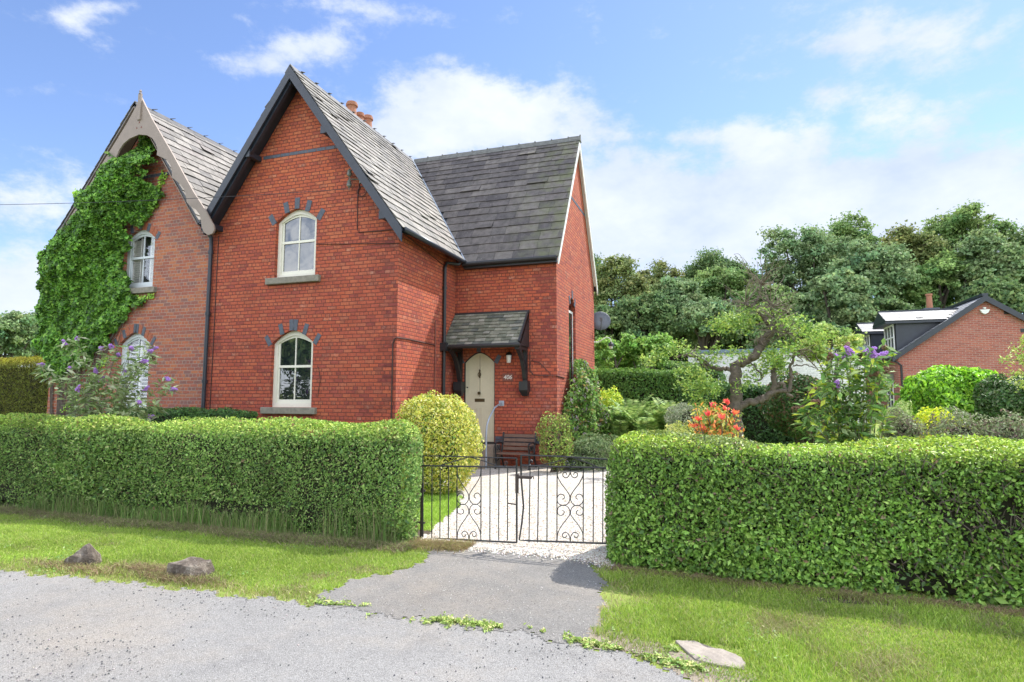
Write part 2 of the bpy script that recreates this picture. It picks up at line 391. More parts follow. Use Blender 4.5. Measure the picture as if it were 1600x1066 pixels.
def unit(a): return a/(np.linalg.norm(a, axis=-1, keepdims=True)+1e-9)
def leaf_geo(P, Nn, size, aspect=.55, njit=.6, up=.25, fold=.18, dirs=None):
    """folded rhombus leaves at points P facing roughly Nn"""
    n = len(P)
    nn = unit(Nn+rng.normal(0, njit, (n, 3)))
    d = dirs if dirs is not None else rng.normal(0, 1, (n, 3))+np.array([0, 0, up])
    d = unit(d-nn*np.sum(d*nn, 1, keepdims=True)); s = np.cross(nn, d)
    L = (size*rng.uniform(.65, 1.25, n))[:, None] if np.isscalar(size) else size[:, None]
    Wd = L*aspect*.5
    base = P-d*L*.5; tip = P+d*L*.5-nn*L*.08
    l = P+s*Wd+nn*L*fold*.5+d*L*.03; r = P-s*Wd+nn*L*fold*.5+d*L*.03
    V = np.stack([base, l, tip, r], 1).reshape(-1, 3)
    i = np.arange(n)*4
    F = np.concatenate([np.stack([i, i+1, i+2], 1), np.stack([i, i+2, i+3], 1)])
    return V, F
LEAFGAIN = 1.75
def leaf_cols(n, pal, jit=.18, w=None, gain=None):
    pal = np.array(pal); pal = pal*(LEAFGAIN if gain is None and pal.mean() < .30 else 1); k = rng.choice(len(pal), n, p=w)
    c = pal[k]*rng.uniform(1-jit, 1+jit, (n, 1))*rng.uniform(.93, 1.07, (n, 3))
    return np.clip(c, 0, 1)
def rep4(c): return np.repeat(c, 4, axis=0)
def leaves(name, P, Nn, size, pal, mat, parent=None, aspect=.55, njit=.6, up=.25, w=None, fold=.18, dirs=None, tint=None):
    V, F = leaf_geo(P, Nn, size, aspect, njit, up, fold, dirs)
    c = leaf_cols(len(P), pal, w=w)
    if tint is not None: c = np.clip(c*tint, 0, 1)
    return np_mesh(name, V, F, mat, rep4(c), parent)
def wav(P, f, seed=0):
    """cheap smooth noise in about -1..1"""
    r = np.random.default_rng(seed); o = 0
    for k in range(6):
        d = r.normal(0, 1, 3); d /= np.linalg.norm(d); o = o+np.sin(P@d*f*r.uniform(.6, 1.7)+r.uniform(0, 6.28))
    return o/2.6

# ------------------------------------------------------------------ terrain
def G(x, y):
    y = np.asarray(y, float)
    return np.interp(y, [-400, 6.3, 12.6, 17, 28, 60, 140, 400], [0, 0, .10, .28, .75, 1.9, 4, 6])
def inpoly(x, y, poly):
    x = np.asarray(x); y = np.asarray(y); c = np.zeros(x.shape, bool); n = len(poly)
    for i in range(n):
        x0, y0 = poly[i]; x1, y1 = poly[(i+1) % n]
        cond = ((y0 > y) != (y1 > y)) & (x < (x1-x0)*(y-y0)/(y1-y0+1e-12)+x0)
        c ^= cond
    return c
def grid_sheet(name, xs, ys, dz, mat, keep=None, bump=0, kind='structure'):
    X, Y = np.meshgrid(xs, ys); Z = G(X, Y)+dz
    P = np.stack([X.ravel(), Y.ravel(), Z.ravel()], 1)
    if bump: P[:, 2] += bump*wav(P*np.array([1, 1, 0]), 6, 3)
    nx, ny = len(xs), len(ys); i = np.arange(nx*ny).reshape(ny, nx)
    F = np.stack([i[:-1, :-1], i[:-1, 1:], i[1:, 1:], i[1:, :-1]], -1).reshape(-1, 4)
    if keep is not None:
        cx = P[F].mean(1); k = keep(cx[:, 0], cx[:, 1]); F = F[k]
        used = np.unique(F); mp = np.full(len(P), -1); mp[used] = np.arange(len(used)); P = P[used]; F = mp[F]
    o = np_mesh(name, P, F, mat, smooth=True); o['kind'] = kind; return o

ROAD_EDGE = ([-60, -20, -9, -6.3, -5.08, -3.85, -2.97, -1.48, -.93, -.35, 0, .6, 1.5, 4, 10, 60],
             [2.6, 3.3, 3.72, 3.84, 3.96, 4.0, 4.06, 4.05, 4.0, 3.84, 3.55, 3.1, 2.55, 1.4, -.2, -8])
def enoise(x, y): return .035*np.sin(x*9.1+1)+.03*np.sin(x*23+y*17)+.02*np.sin(x*57+y*31+2)+.015*np.sin(x*113-y*90)
def road_in(x, y): return y < np.interp(x, *ROAD_EDGE)+enoise(x, y)
APRON = [(-3.02, 3.9), (-3.12, 4.3), (-3.1, 4.75), (-2.82, 5.05), (-2.72, 5.35), (-2.86, 5.75), (-3.02, 6.02), (-2.98, 6.2), (-1.3, 6.22), (-1.18, 6.0), (-1.12, 5.6), (-1.0, 5.15), (-.93, 4.7), (-.88, 4.35), (-.93, 3.85)]
def apron_in(x, y): return inpoly(x+enoise(x, y)*.9, y+enoise(y, x)*.9, APRON) & ~road_in(x, y+.02)
GRAVEL = [(-3.22, 6.12), (-1.0, 6.02), (-.95, 7.2), (-.9, 9), (-1.2, 11), (-1.7, 14), (-2.2, 19), (-3.1, 19), (-3.0, 14.5), (-3.2, 12.62), (-5.75, 12.62), (-5.75, 9.9), (-4.75, 9.75), (-4.28, 9.5), (-3.75, 8.5), (-3.53, 7.87), (-3.36, 7.03), (-3.24, 6.5)]
def gravel_in(x, y): return inpoly(x+enoise(x, y)*.7, y+enoise(y, x)*.7, GRAVEL)

def ground_mat():
    m, N = new_mat('turf_ground'); P = N.n('ShaderNodeNewGeometry').outputs['Position']
    a = N.noise(P, 1.6, 5, .6); b = N.noise(P, 30, 4, .7)
    c = N.mix(N.m('MULTIPLY', N.m('SUBTRACT', a, .35), 3, clamp=True), (.16, .225, .04), (.24, .30, .065))
    c = N.mix(N.m('MULTIPLY', N.m('SUBTRACT', b, .5), 3, clamp=True), c, (.28, .24, .12))
    sx = N.n('ShaderNodeSeparateXYZ', {0: P})
    # bare soil under the hedges
    return finish(N, m, c, .95, b, .6, .02, .2)
def asphalt_mat(name, base, hi, lo, grain=150, patch=.5):
    m, N = new_mat(name); P = N.n('ShaderNodeNewGeometry').outputs['Position']
    big = N.noise(P, 1.1, 5, .6)
    vo = N.n('ShaderNodeTexVoronoi', {'Vector': P, 'Scale': grain}, feature='F1')
    st = N.ramp(vo.outputs['Color'], [(0, 0.0), (1, 1.0)])
    c = N.mix(N.m('MULTIPLY', N.m('SUBTRACT', big, .3), 2.2, clamp=True), tuple(x*(1-.25*patch) for x in base), tuple(x*(1+.22*patch) for x in base))
    bw = N.n('ShaderNodeSeparateColor', {0: vo.outputs['Color']}).outputs[0]
    c = N.mix(N.m('MULTIPLY', N.m('GREATER_THAN', bw, .76), .6), c, hi)
    c = N.mix(N.m('MULTIPLY', N.m('LESS_THAN', bw, .16), .65), c, lo)
    n2 = N.noise(P, 14, 5, .7)
    c = N.mix(N.m('MULTIPLY', N.m('SUBTRACT', n2, .56), 4, clamp=True), c, tuple(x*.74 for x in base))
    n4 = N.noise(P, .55, 6, .7)
    c = N.mix(N.m('MULTIPLY', N.m('SUBTRACT', n4, .48), 3.5, clamp=True), c, N.mix(1, c, (1.06, .96, .84), 'MULTIPLY'))
    n5 = N.noise(P, 2.3, 6, .75)
    c = N.mix(N.m('MULTIPLY', N.m('SUBTRACT', n5, .52), 4, clamp=True), c, N.mix(1, c, (.80, .80, .81), 'MULTIPLY'))
    h = N.m('ADD', N.m('MULTIPLY', vo.outputs['Distance'], -1.0), N.m('MULTIPLY', n2, .6))
    return finish(N, m, c, .9, h, .8, .006, .25)
def gravel_mat():
    m, N = new_mat('white_chippings'); P = N.n('ShaderNodeNewGeometry').outputs['Position']
    vo = N.n('ShaderNodeTexVoronoi', {'Vector': P, 'Scale': 55.0}, feature='F1')
    bw = N.n('ShaderNodeSeparateColor', {0: vo.outputs['Color']})
    c = N.ramp(bw.outputs[0], [(0, (.42, .36, .29)), (.12, (.44, .40, .34)), (.42, (.57, .54, .49)), (.8, (.66, .64, .60)), (.92, (.22, .18, .14))], 'CONSTANT')
    big = N.noise(P, 1.3, 5, .65)
    c = N.mix(N.m('MULTIPLY', N.m('SUBTRACT', big, .52), 3, clamp=True), c, N.mix(1, c, (.86, .76, .62), 'MULTIPLY'))
    h = N.m('ADD', N.m('MULTIPLY', vo.outputs['Distance'], -1.0), N.m('MULTIPLY', bw.outputs[1], .5))
    return finish(N, m, c, .85, h, .9, .012, .3)

def axis(lo, hi, step, outer):
    return np.unique(np.concatenate([np.arange(lo, hi+1e-6, step), outer]))
gx = axis(-16, 14, .5, [-2000, -800, -300, -120, -60, -30, -20, 18, 25, 40, 80, 200, 600, 2000])
gy = axis(-10, 30, .5, [-2000, -600, -200, -60, -25, 35, 45, 60, 90, 140, 300, 800, 3000])
g = grid_sheet('ground', gx, gy, 0, ground_mat())
ASPH = asphalt_mat('worn_asphalt', (.275, .266, .254), (.42, .41, .395), (.14, .135, .13), 210, .6)
ASPH2 = asphalt_mat('drive_asphalt', (.235, .224, .21), (.33, .315, .29), (.10, .095, .09), 190, 1.0)
grid_sheet('road', axis(-10, 3, .04, [-60, -40, -25, -18, -14, -12, 5, 8, 14, 30, 60]), axis(2.2, 4.4, .03, [-7, -5, -2, 0, 1, 1.8]), .004, ASPH, road_in)
grid_sheet('driveway', axis(-3.3, -.7, .03, []), axis(3.8, 6.4, .03, []), .007, ASPH2, apron_in)
grid_sheet('gravel_path', axis(-5.9, -.8, .04, []), axis(5.95, 19, .05, []), .010, gravel_mat(), gravel_in)
SOILP = [(-16, 5.72), (-6, 5.62), (-3.2, 5.9), (-3.05, 6.9), (-3.3, 7.1), (-16, 7.2)]
SOILR = [(-1.05, 5.62), (1, 5.45), (2.2, 5.3), (5, 4.9), (6, 6.5), (-.7, 6.9)]
grid_sheet('soil_bed', axis(-16, 6, .05, []), axis(4.8, 7.3, .04, []), .005, SOIL, lambda x, y: (inpoly(x, y+enoise(x, y)*1.5, SOILP) | inpoly(x, y+enoise(x, y)*1.2, SOILR)))
grid_sheet('bare_earth', axis(-1.2, .5, .02, []), axis(3.6, 5.2, .02, []), .0055, plain('bare_earth', (.24, .20, .155), .95, .35, 14, bstr=.6), lambda x, y: inpoly(x+enoise(x, y)*1.4, y+enoise(y, x)*1.4, [(-1.0, 5.0), (-.86, 4.75), (-.70, 4.45), (-.45, 4.25), (-.1, 4.0), (.15, 3.85), (.2, 3.5), (-.1, 3.55), (-.3, 3.8), (-.6, 3.95), (-.95, 3.98), (-1.0, 4.4)]))
# ================================================================== OUR HOUSE
YF, YE, YG = 10.0, 12.66, 16.88            # facade, entrance wall, rear wall
XL, XR, XG = -10.36, -5.757, -3.317        # party line, facade corner, gable wall
AX, AZ = -8.15, 8.40                       # main ridge
KR, KL = 1.367, 1.40                       # main roof slopes
RY, RZ, KW = 14.77, 8.33, 1.61             # wing ridge
house = empty('brick_house', (AX, 13, 0), 'taller red brick house with dark bargeboards and slate porch over its cream front door', 'house')

def arch(x0, x1, z0, zs, zt, n=8, pointed=True):
    """opening outline: sill z0, springing zs, crown zt (two-centred, slightly pointed)"""
    xm = (x0+x1)/2; P = [(x0, z0), (x1, z0), (x1, zs)]
    for i in range(1, n):
        t = i/n; x = x1+(xm-x1)*t; P.append((x, zs+(zt-zs)*(1-(1-t)**1.7)*1.0))
    P.append((xm, zt))
    for i in range(n-1, 0, -1):
        t = i/n; x = x0+(xm-x0)*t; P.append((x, zs+(zt-zs)*(1-(1-t)**1.7)))
    P.append((x0, zs)); return P

W1 = dict(x0=-8.68, x1=-7.665, z0=4.06, zs=5.25, zt=5.50)
W2 = dict(x0=-8.67, x1=-7.655, z0=1.40, zs=2.70, zt=2.96)
W3 = dict(x0=-13.0, x1=-12.06, z0=4.08, zs=5.23, zt=5.47)
W4 = dict(x0=-12.98, x1=-12.03, z0=1.32, zs=2.80, zt=3.06)
def hole(w): return arch(w['x0'], w['x1'], w['z0'], w['zs'], w['zt'])
mb = MB()
topR = AZ-KR*(XR-AX)-.16; topL = AZ-KL*(AX-XL)-.16
mb.holed([(XL, -.2), (XR, -.2), (XR, topR), (AX, AZ-.17), (XL, topL)], [hole(W1), hole(W2)], lambda a, b, t: (a, YF+t, b), .13)
mb.add([(XR, YF, -.2), (XR, YE, -.2), (XR, YE, topR), (XR, YF, topR)], [(0, 1, 2, 3)])
DOOR = arch(-5.53, -4.765, .60, 2.40, 2.64)
wt = RZ-KW*(RY-YE)-.14
mb.holed([(XR, -.2), (XG, -.2), (XG, wt), (XR, wt)], [DOOR], lambda a, b, t: (a, YE+t, b), .12)
LAN = arch(13.80, 14.5, 1.2, 3.75, 4.05)
mb.holed([(YE, -.2), (YG, -.2), (YG, RZ-KW*(YG-RY)-.14), (RY, RZ-.14), (YE, wt)], [LAN], lambda a, b, t: (XG-t, a, b), .2)
mb.add([(XG, YG, -.2), (-10.3, YG, -.2), (-10.3, YG, 4.7), (XG, YG, 4.7)], [(0, 1, 2, 3)])
mb.build('wall', BR_MAIN, house)

def slates(mb, O, U, V, lu, lv, sw, gauge, th, clip=None, mess=1.0, dim=False):
    """individual slates on the plane O + u U + v V (v up the slope)"""
    O, U, V = map(np.array, (O, U, V)); U = unit(U.astype(float)); V = unit(V.astype(float)); W_ = np.cross(U, V)
    if W_[2] < 0: W_ = -W_
    v = -.04; row = 0
    while v < lv:
        gg = gauge*(1.25-.5*v/lv) if dim else gauge
        u = -sw*random.random(); 
        while u < lu:
            ww = sw*random.uniform(.72, 1.3)
            cu, cv = u+ww/2, v+gg/2
            u0, u1 = max(0, u), min(lu, u+ww)
            if u1-u0 > .02 and (clip is None or clip(cu, cv)):
                j = random.uniform(-.008, .008)*mess; lift = (th*1.0+random.uniform(0, .010)*mess+(.025 if random.random() < .02*mess else 0))
                v1 = min(v+gg*1.35, lv+.02); rot = random.gauss(0, .006)*mess
                a = O+U*(u0+.003)+V*(v+j-rot*ww/2); b = O+U*(u1-.003)+V*(v+j+rot*ww/2)
                c = O+U*(u1-.003)+V*v1; d = O+U*(u0+.003)+V*v1
                up0 = W_*(lift+.012); up1 = W_*.004
                VV = [a+up0-W_*th, b+up0-W_*th, c+up1-W_*.003, d+up1-W_*.003, a+up0, b+up0, c+up1+W_*.001, d+up1+W_*.001]
                mb.add(VV, [(4, 5, 6, 7), (0, 1, 5, 4), (1, 2, 6, 5), (3, 0, 4, 7)], random.random())
            u += ww
        v += gg; row += 1
def deck(mb, pts, t):
    """thin slab under the slates: pts on the slope, thickness t straight down"""
    n = len(pts)
    return mb.add([tuple(p) for p in pts]+[(p[0], p[1], p[2]-t) for p in pts],
                  [tuple(range(n)), tuple(range(2*n-1, n-1, -1))]+[(i, (i+1) % n, n+(i+1) % n, n+i) for i in range(n)])
# main roof, right slope
YB = 9.64
eXR = -5.50; eZR = AZ-KR*(eXR-AX)
vec = np.array([AX-eXR, 0, AZ-eZR]); LV = np.linalg.norm(vec)
def mainclip(u, v):
    x = eXR+(AX-eXR)*v/LV; y = YB+u
    return y < RY-(x-AX)/(eXR-AX)*(RY-12.55)+.05
mb = MB(); slates(mb, (eXR, YB-.02, eZR), (0, 1, 0), vec, 6.4, LV, .29, .205, .011, mainclip, 1.3, True)
roof = mb.build('roof', SLATE_L, house, fix=False)
mb = MB()
deck(mb, [(eXR, YB, eZR), (AX, YB, AZ), (AX, 17, AZ), (AX+.3, 17, AZ-.3*KR), (eXR, 12.6, eZR)], .09)
deck(mb, [(AX, YB, AZ), (-10.36, YB, AZ-KL*(AX+10.36)), (-10.36, 17.2, AZ-KL*(AX+10.36)), (AX, 17.2, AZ)], .09)
eY = 12.52; eZ = RZ-KW*(RY-eY)
deck(mb, [(XG+.06, eY, eZ), (XG+.06, RY, RZ), (AX, RY, RZ), (eXR, eY, eZ)], .08)
deck(mb, [(XG+.06, RY, RZ), (XG+.06, 17.0, RZ-KW*(17.0-RY)), (AX, 17.0, RZ-KW*(17.0-RY)), (AX, RY, RZ)], .08)
mb.build('roof_deck', NAVY, house)
mb = MB(); slates(mb, (AX, YB, AZ), (0, 1, 0), (-1, 0, -KL), 7.2, 3.6, .3, .2, .01, None, 1)  # hidden side, seen from a step away
# (v runs down here; it is the far slope and only its edge shows)
mb = MB()
vecL = np.array([AX+10.33, 0, KL*(AX+10.33)]); LL = np.linalg.norm(vecL)
slates(mb, (-10.33, YB-.02, AZ-KL*(AX+10.33)), (0, 1, 0), vecL, 7.3, LL, .29, .2, .011, None, 1.2)
mb.build('roof_slope', SLATE_L, house, fix=False)
# wing roof, front slope
vw = np.array([0, RY-eY, RZ-eZ]); LW = np.linalg.norm(vw)
def wingclip(u, v):
    y = eY+(RY-eY)*v/LW; x = AX+u
    return x > eXR+(AX-eXR)*(y-eY)/(RY-eY)-.06
mb = MB(); slates(mb, (AX, eY, eZ), (1, 0, 0), vw, XG+.10-AX, LW, .42, .235, .014, wingclip, 1.0, True)
mb.build('wing_roof', SLATE_D, house, fix=False)
vb = np.array([0, RY-17.02, RZ-(RZ-KW*(17.02-RY))])
mb = MB(); slates(mb, (AX, 17.02, RZ-KW*(17.02-RY)), (1, 0, 0), vb, XG+.10-AX, np.linalg.norm(vb), .34, .225, .012, None, .7)
mb.build('wing_roof', SLATE_D, house, fix=False)
# valley lead
mb = MB(); a = np.array([AX+.02, RY, RZ+.03]); b = np.array([eXR, eY, eZ+.03]); d = unit(b-a)
n1v = unit(np.cross([0, 1, 0], [-1, 0, KR])); n1v = n1v if n1v[2] > 0 else -n1v
mb.bar(a, b, .11, .012, up=unit(n1v+np.array([0, -.4, .3]))); mb.bar(a+[0.03, 0, .02], b+[.03, 0, .02], .03, .03)
mb.build('valley_lead', LEAD, house)
# ridges
mb = MB(); y = YB-.03
while y < RY+2:
    L = .42; 
    mb.add([(AX-.13, y, AZ-.13), (AX, y, AZ+.045+random.uniform(0, .01)), (AX+.13, y, AZ-.13), (AX-.13, y+L, AZ-.13), (AX, y+L, AZ+.045), (AX+.13, y+L, AZ-.13),
            (AX-.11, y, AZ-.15), (AX, y, AZ+.02), (AX+.11, y, AZ-.15)], [(0, 1, 4, 3), (1, 2, 5, 4), (0, 6, 7, 1), (1, 7, 8, 2)])
    y += L+.004
# slate ends that poke up along the ridge
for k in range(11):
    yy = YB+.35+k*.47; mb.obox((AX+.0, yy, AZ+.06), (0, .96, .28), (1, 0, 0), (0, -.28, .96), .055, .04, .005)
mb.build('ridge_tiles', plain('ridge_slate', (.10, .10, .105), .7, .3, 10), house)
mb = MB(); x = AX+.1
while x < XG+.1:
    L = min(.45, XG+.12-x); zz = random.uniform(0, .012)
    mb.add([(x, RY-.10, RZ-.10), (x, RY, RZ+.06+zz), (x, RY+.10, RZ-.10), (x+L, RY-.10, RZ-.10), (x+L, RY, RZ+.055+zz), (x+L, RY+.10, RZ-.10)],
           [(0, 1, 4, 3), (1, 2, 5, 4), (0, 2, 1), (3, 4, 5)])
    mb.box(x+L-.03, x+L, RY-.02, RY+.02, RZ+.04, RZ+.075+zz)
    x += L+.004
mb.build('ridge_tiles', plain('wing_ridge_tile', (.13, .13, .12), .8, .4, 12), house)

# bargeboards, soffits, purlin ends
def slope_board(mb, x0, z0, x1, z1, y0, y1, h):
    """board along a slope in the plane of the facade; h is its height straight down"""
    return mb.add([(x0, y0, z0), (x1, y0, z1), (x1, y0, z1-h), (x0, y0, z0-h), (x0, y1, z0), (x1, y1, z1), (x1, y1, z1-h), (x0, y1, z0-h)],
                  [(0, 1, 2, 3), (7, 6, 5, 4), (0, 4, 5, 1), (3, 2, 6, 7), (0, 3, 7, 4), (1, 5, 6, 2)])
fxL = -10.29
mb = MB(); slope_board(mb, AX, AZ-.01, eXR+.02, AZ-KR*(eXR+.02-AX)-.01, YB-.04, YB, .26); mb.build('bargeboard', NAVY, house)
mb = MB(); slope_board(mb, AX, AZ-.01, fxL, AZ-KL*(AX-fxL)-.01, YB-.04, YB, .26)
slope_board(mb, AX, AZ-.13, fxL, AZ-KL*(AX-fxL)-.13, YB+.02, YB+.10, .22); mb.build('bargeboard', NAVY, house)
mb = MB(); slope_board(mb, AX, AZ-.12, eXR-.05, AZ-KR*(eXR-.05-AX)-.12, YB+.003, YF-.003, .025)
slope_board(mb, AX, AZ-.12, fxL, AZ-KL*(AX-fxL)-.12, YB+.101, YF-.003, .025); mb.build('soffit', NAVY, house)
for (x, z) in ((-9.18, 6.62), (-7.30, 6.86), (-10.14, 5.18), (-5.92, 4.98)):
    mb = MB(); mb.box(x-.05, x+.05, YB+.02, YF, z, z+.12); mb.box(x-.065, x+.065, YB-.015, YB+.02, z-.02, z+.14)
    mb.build('purlin_end', NAVY, house, bevel=.004)
# pale finial block at the apex
# wing verge
mb = MB()
for (ya, yb) in ((eY, RY), (17.0, RY)):
    za = RZ-KW*abs(ya-RY)-.02; zb = RZ-.02
    mb.add([(XG+.07, ya, za), (XG+.07, yb, zb), (XG+.07, yb, zb-.24), (XG+.07, ya, za-.17), (XG+.10, ya, za), (XG+.10, yb, zb), (XG+.10, yb, zb-.24), (XG+.10, ya, za-.17)],
           [(0, 1, 2, 3), (7, 6, 5, 4), (0, 4, 5, 1), (3, 2, 6, 7), (0, 3, 7, 4), (1, 5, 6, 2)])
mb.build('bargeboard', WHITE, house)
mb = MB()
for (ya, yb) in ((YE+.01, RY), (YG, RY)):
    za = RZ-KW*abs(ya-RY)-.14; zb = RZ-.14
    mb.add([(XG+.004, ya, za), (XG+.004, yb, zb), (XG+.07, yb, zb), (XG+.07, ya, za)], [(0, 1, 2, 3)])
mb.build('soffit', WHITE, house)
# blue brick band on the facade and the gable wall, plinth course by the door
mb = MB(); z = 6.70; x = AX-(AZ-.3-z)/KL*.93
while x < AX+(AZ-.3-z)/KR*.93:
    mb.box(x, x+.215, YF-.006, YF+.02, z-.03, z+.035); x += .226
mb.build('brick_band', DARKBR, house)
mb = MB(); z = 6.55; y = RY-(RZ-z)/KW*.93
while y < RY+(RZ-z)/KW*.9:
    mb.box(XG-.02, XG+.006, y, y+.215, z-.03, z+.035); y += .226
mb.build('brick_band', DARKBR, house)
for (x0, x1) in ((XR+.01, -5.56), (-4.74, XG)):
    x = x0; mb = MB()
    while x < x1-.02:
        mb.box(x, min(x+.218, x1), YE-.02, YE+.02, .60, .665); mb.box(x, min(x+.218, x1), YE-.02, YE+.02, .675, .74); x += .228
    mb.build('plinth_course', DARKBR, house)

def arch_blocks(parent, w, wall_y, ts, red=None, mat=DARKBR, size=(.060, .235)):
    """voussoirs round the window head; ts = list of (t, blue?)"""
    xm = (w['x0']+w['x1'])/2; hw = (w['x1']-w['x0'])/2; mbB = MB(); mbR = MB()
    for t, kind in ts:
        s = -1 if t < 0 else 1; tt = abs(t)
        x = xm+s*hw*tt; z = w['zs']+(w['zt']-w['zs'])*(1-tt**1.7)
        ang = s*.50*tt+s*.02
        ax = np.array([math.sin(ang), 0, math.cos(ang)]); ay = np.array([math.cos(ang), 0, -math.sin(ang)])
        L = size[1]/2
        c = np.array([x, wall_y+.005, z])+ax*(L-.002)
        MB().obox(c, ay, (0, 1, 0), ax, size[0], .013, L).build('arch_brick', mat if kind else red, parent)
arch_blocks(house, W1, YF, [(-1.07, 1), (-.45, 1), (0.02, 1), (.52, 1), (1.07, 1)])
arch_blocks(house, W2, YF, [(-1.07, 1), (-.5, 1), (-.05, 1), (.12, 1), (.56, 1), (1.07, 1)], size=(.05, .225))

def sash(parent, w, yw, mat, sillmat, simple=False, shutter=False):
    """box-sash window set .10 back in its opening"""
    x0, x1, z0, zs, zt = w['x0'], w['x1'], w['z0'], w['zs'], w['zt']; y = yw+.085
    out_ = arch(x0, x1, z0, zs, zt); f = .085
    def inset(d, zb=None): return arch(x0+d, x1-d, z0+d if zb is None else zb, zs, zt-d*1.15)
    mb = MB()
    def ring(o, i, ya, yb):
        n = len(o)
        V = [(a, ya, b) for a, b in o]+[(a, ya, b) for a, b in i]+[(a, yb, b) for a, b in o]+[(a, yb, b) for a, b in i]
        F = []
        for k in range(n):
            j = (k+1) % n
            F += [(k, j, n+j, n+k), (2*n+k, 3*n+k, 3*n+j, 2*n+j), (n+k, n+j, 3*n+j, 3*n+k)]
        mb.add(V, F)
    ring(out_, inset(f), y, y+.11)
    wf = mb.build('window', mat, parent)
    zm = z0+(zt-z0)*.53
    mb = MB(); ring(inset(f+.001), inset(f+.04), y+.028, y+.06)
    mb.box(x0+f, x1-f, y+.018, y+.065, zm-.025, zm+.025)
    mb.box(x0+f, x1-f, y+.024, y+.068, z0+f, z0+f+.07)
    mb.build('sash', mat, wf)
    mb = MB(); xm = (x0+x1)/2
    mb.box(xm-.012, xm+.012, y+.03, y+.055, zm+.025, zt-f*1.15-.02); mb.box(xm-.012, xm+.012, y+.032, y+.055, z0+f+.07, zm-.025)
    mb.build('glazing_bar', mat, wf)
    mb = MB(); pi = inset(f+.03)
    mb.prism(pi, lambda a, b, t: (a, y+.045+t, b), .006); mb.build('pane', CLEAR if shutter else GLASS, wf)
    if shutter:
        mb = MB(); mb.box(x0+.05, x1-.05, y+.19, y+.2, z0, zt)
        for (a, b) in ((x0+f+.01, xm-.16), (xm+.16, x1-f-.01)) if shutter == 1 else ((x0+f, xm-.02), (xm+.02, x1-f)):
            z = z0+f+.03
            while z < zs+.05:
                mb.obox(((a+b)/2, y+.12, z), (1, 0, 0), (0, .75, -.66) if shutter == 1 else (0, 1, 0), (0, .66, .75) if shutter == 1 else (0, 0, 1), (b-a)/2, .026, .004 if shutter == 1 else .007); z += .055 if shutter == 1 else .085
            mb.box(a-.02, a, y+.09, y+.15, z0+f, zs+.08); mb.box(b, b+.02, y+.09, y+.15, z0+f, zs+.08)
        mb.build('shutter', WHITE, wf)
        mb = MB(); mb.box(x0+.02, x1-.02, y+.186, y+.189, z0+.02, zt-.02); mb.build('dark_room', plain('dark_interior', (.02, .02, .025), .9), wf)
    mb = MB(); mb.box(x0-.16, x1+.14, yw-.085, yw+.12, z0-.135, z0-.002); mb.build('sill', sillmat, wf, bevel=.012)
    return wf
sash(house, W1, YF, CREAMW, STONE); sash(house, W2, YF, CREAMW, STONE)
# sash horns and latch bumps
for w_ in (W1, W2):
    pass
# lancet window in the gable wall
mb = MB(); mb.box(XG-.13, XG-.065, 13.805, 14.495, 1.2, 3.72); lw = mb.build('window', WHITE, house)
mb = MB(); mb.box(XG-.0649, XG-.062, 14.05, 14.40, 1.3, 3.66); mb.build('pane', GLASS, lw)
mb = MB()
for i, t in enumerate((-.9, 0, .9)):
    an = t*.5; mb.obox((XG+.002, 14.15+t*.30, 4.10-abs(t)*.18), (0, math.cos(an), -math.sin(an)), (1, 0, 0), (0, math.sin(an), math.cos(an)), .055, .008, .10)
mb.build('window_arch', DARKBR, house)

# ---- door
dy = YE+.06
mb = MB(); D2 = arch(-5.505, -4.79, .61, 2.39, 2.615)
mb.prism(D2, lambda a, b, t: (a, dy+t, b), .045); door = mb.build('front_door', CREAM, house)
mb = MB()
def frame2(x0, x1, z0, z1, y, w=.022, top=None):
    mb.box(x0, x1, y-.009, y, z0, z0+w); mb.box(x0, x0+w, y-.009, y, z0+w, z1-w); mb.box(x1-w, x1, y-.009, y, z0+w, z1-w); mb.box(x0, x1, y-.009, y, z1-w, z1)
frame2(-5.42, -5.19, .70, 1.36, dy); frame2(-5.11, -4.87, .70, 1.36, dy)
frame2(-5.42, -5.17, 1.66, 2.34, dy); frame2(-5.13, -4.87, 1.66, 2.34, dy)
mb.build('door_panel', CREAM, door)
mb = MB(); mb.box(-5.153, -5.147, dy-.003, dy+.002, 1.62, 2.56); mb.build('centre_joint', BLACK, door)
mb = MB(); mb.lathe((0, 0, 0), [(.0, 0)]+[(.0, 0)], 6) if 0 else None
mb.box(-5.165, -5.135, dy-.02, dy, 2.04, 2.22); mb.tube([(-5.15+.035*math.cos(a), dy-.03, 2.12+.05*math.sin(a)) for a in np.linspace(0, 6.28, 13)], .008, 6)
mb.lathe((-5.15, dy-.02, 2.21), [(.012, 0), (.022, .01), (.006, .03)], 8); mb.build('knocker', BRASS, door)
mb = MB(); mb.tube([(-5.15, dy, 1.70), (-5.15, dy-.03, 1.70), (-5.15, dy-.045, 1.70), (-5.15, dy-.065, 1.70), (-5.15, dy-.075, 1.70)], [.03, .014, .028, .034, .018], 12); mb.build('knob', BRASS, door, smooth=True)
mb = MB(); mb.box(-5.27, -5.03, dy-.008, dy, 1.50, 1.575); mb.box(-5.245, -5.055, dy-.013, dy-.008, 1.517, 1.558); mb.build('letterbox', BRASS, door)
mb = MB(); mb.tube([(-5.46, dy, 1.83), (-5.46, dy-.01, 1.83)], .018, 10); mb.build('keyhole', BLACK, door)
mb = MB(); o = arch(-5.53, -4.765, .60, 2.40, 2.64); i2 = arch(-5.503, -4.792, .60, 2.39, 2.612); n = len(o)
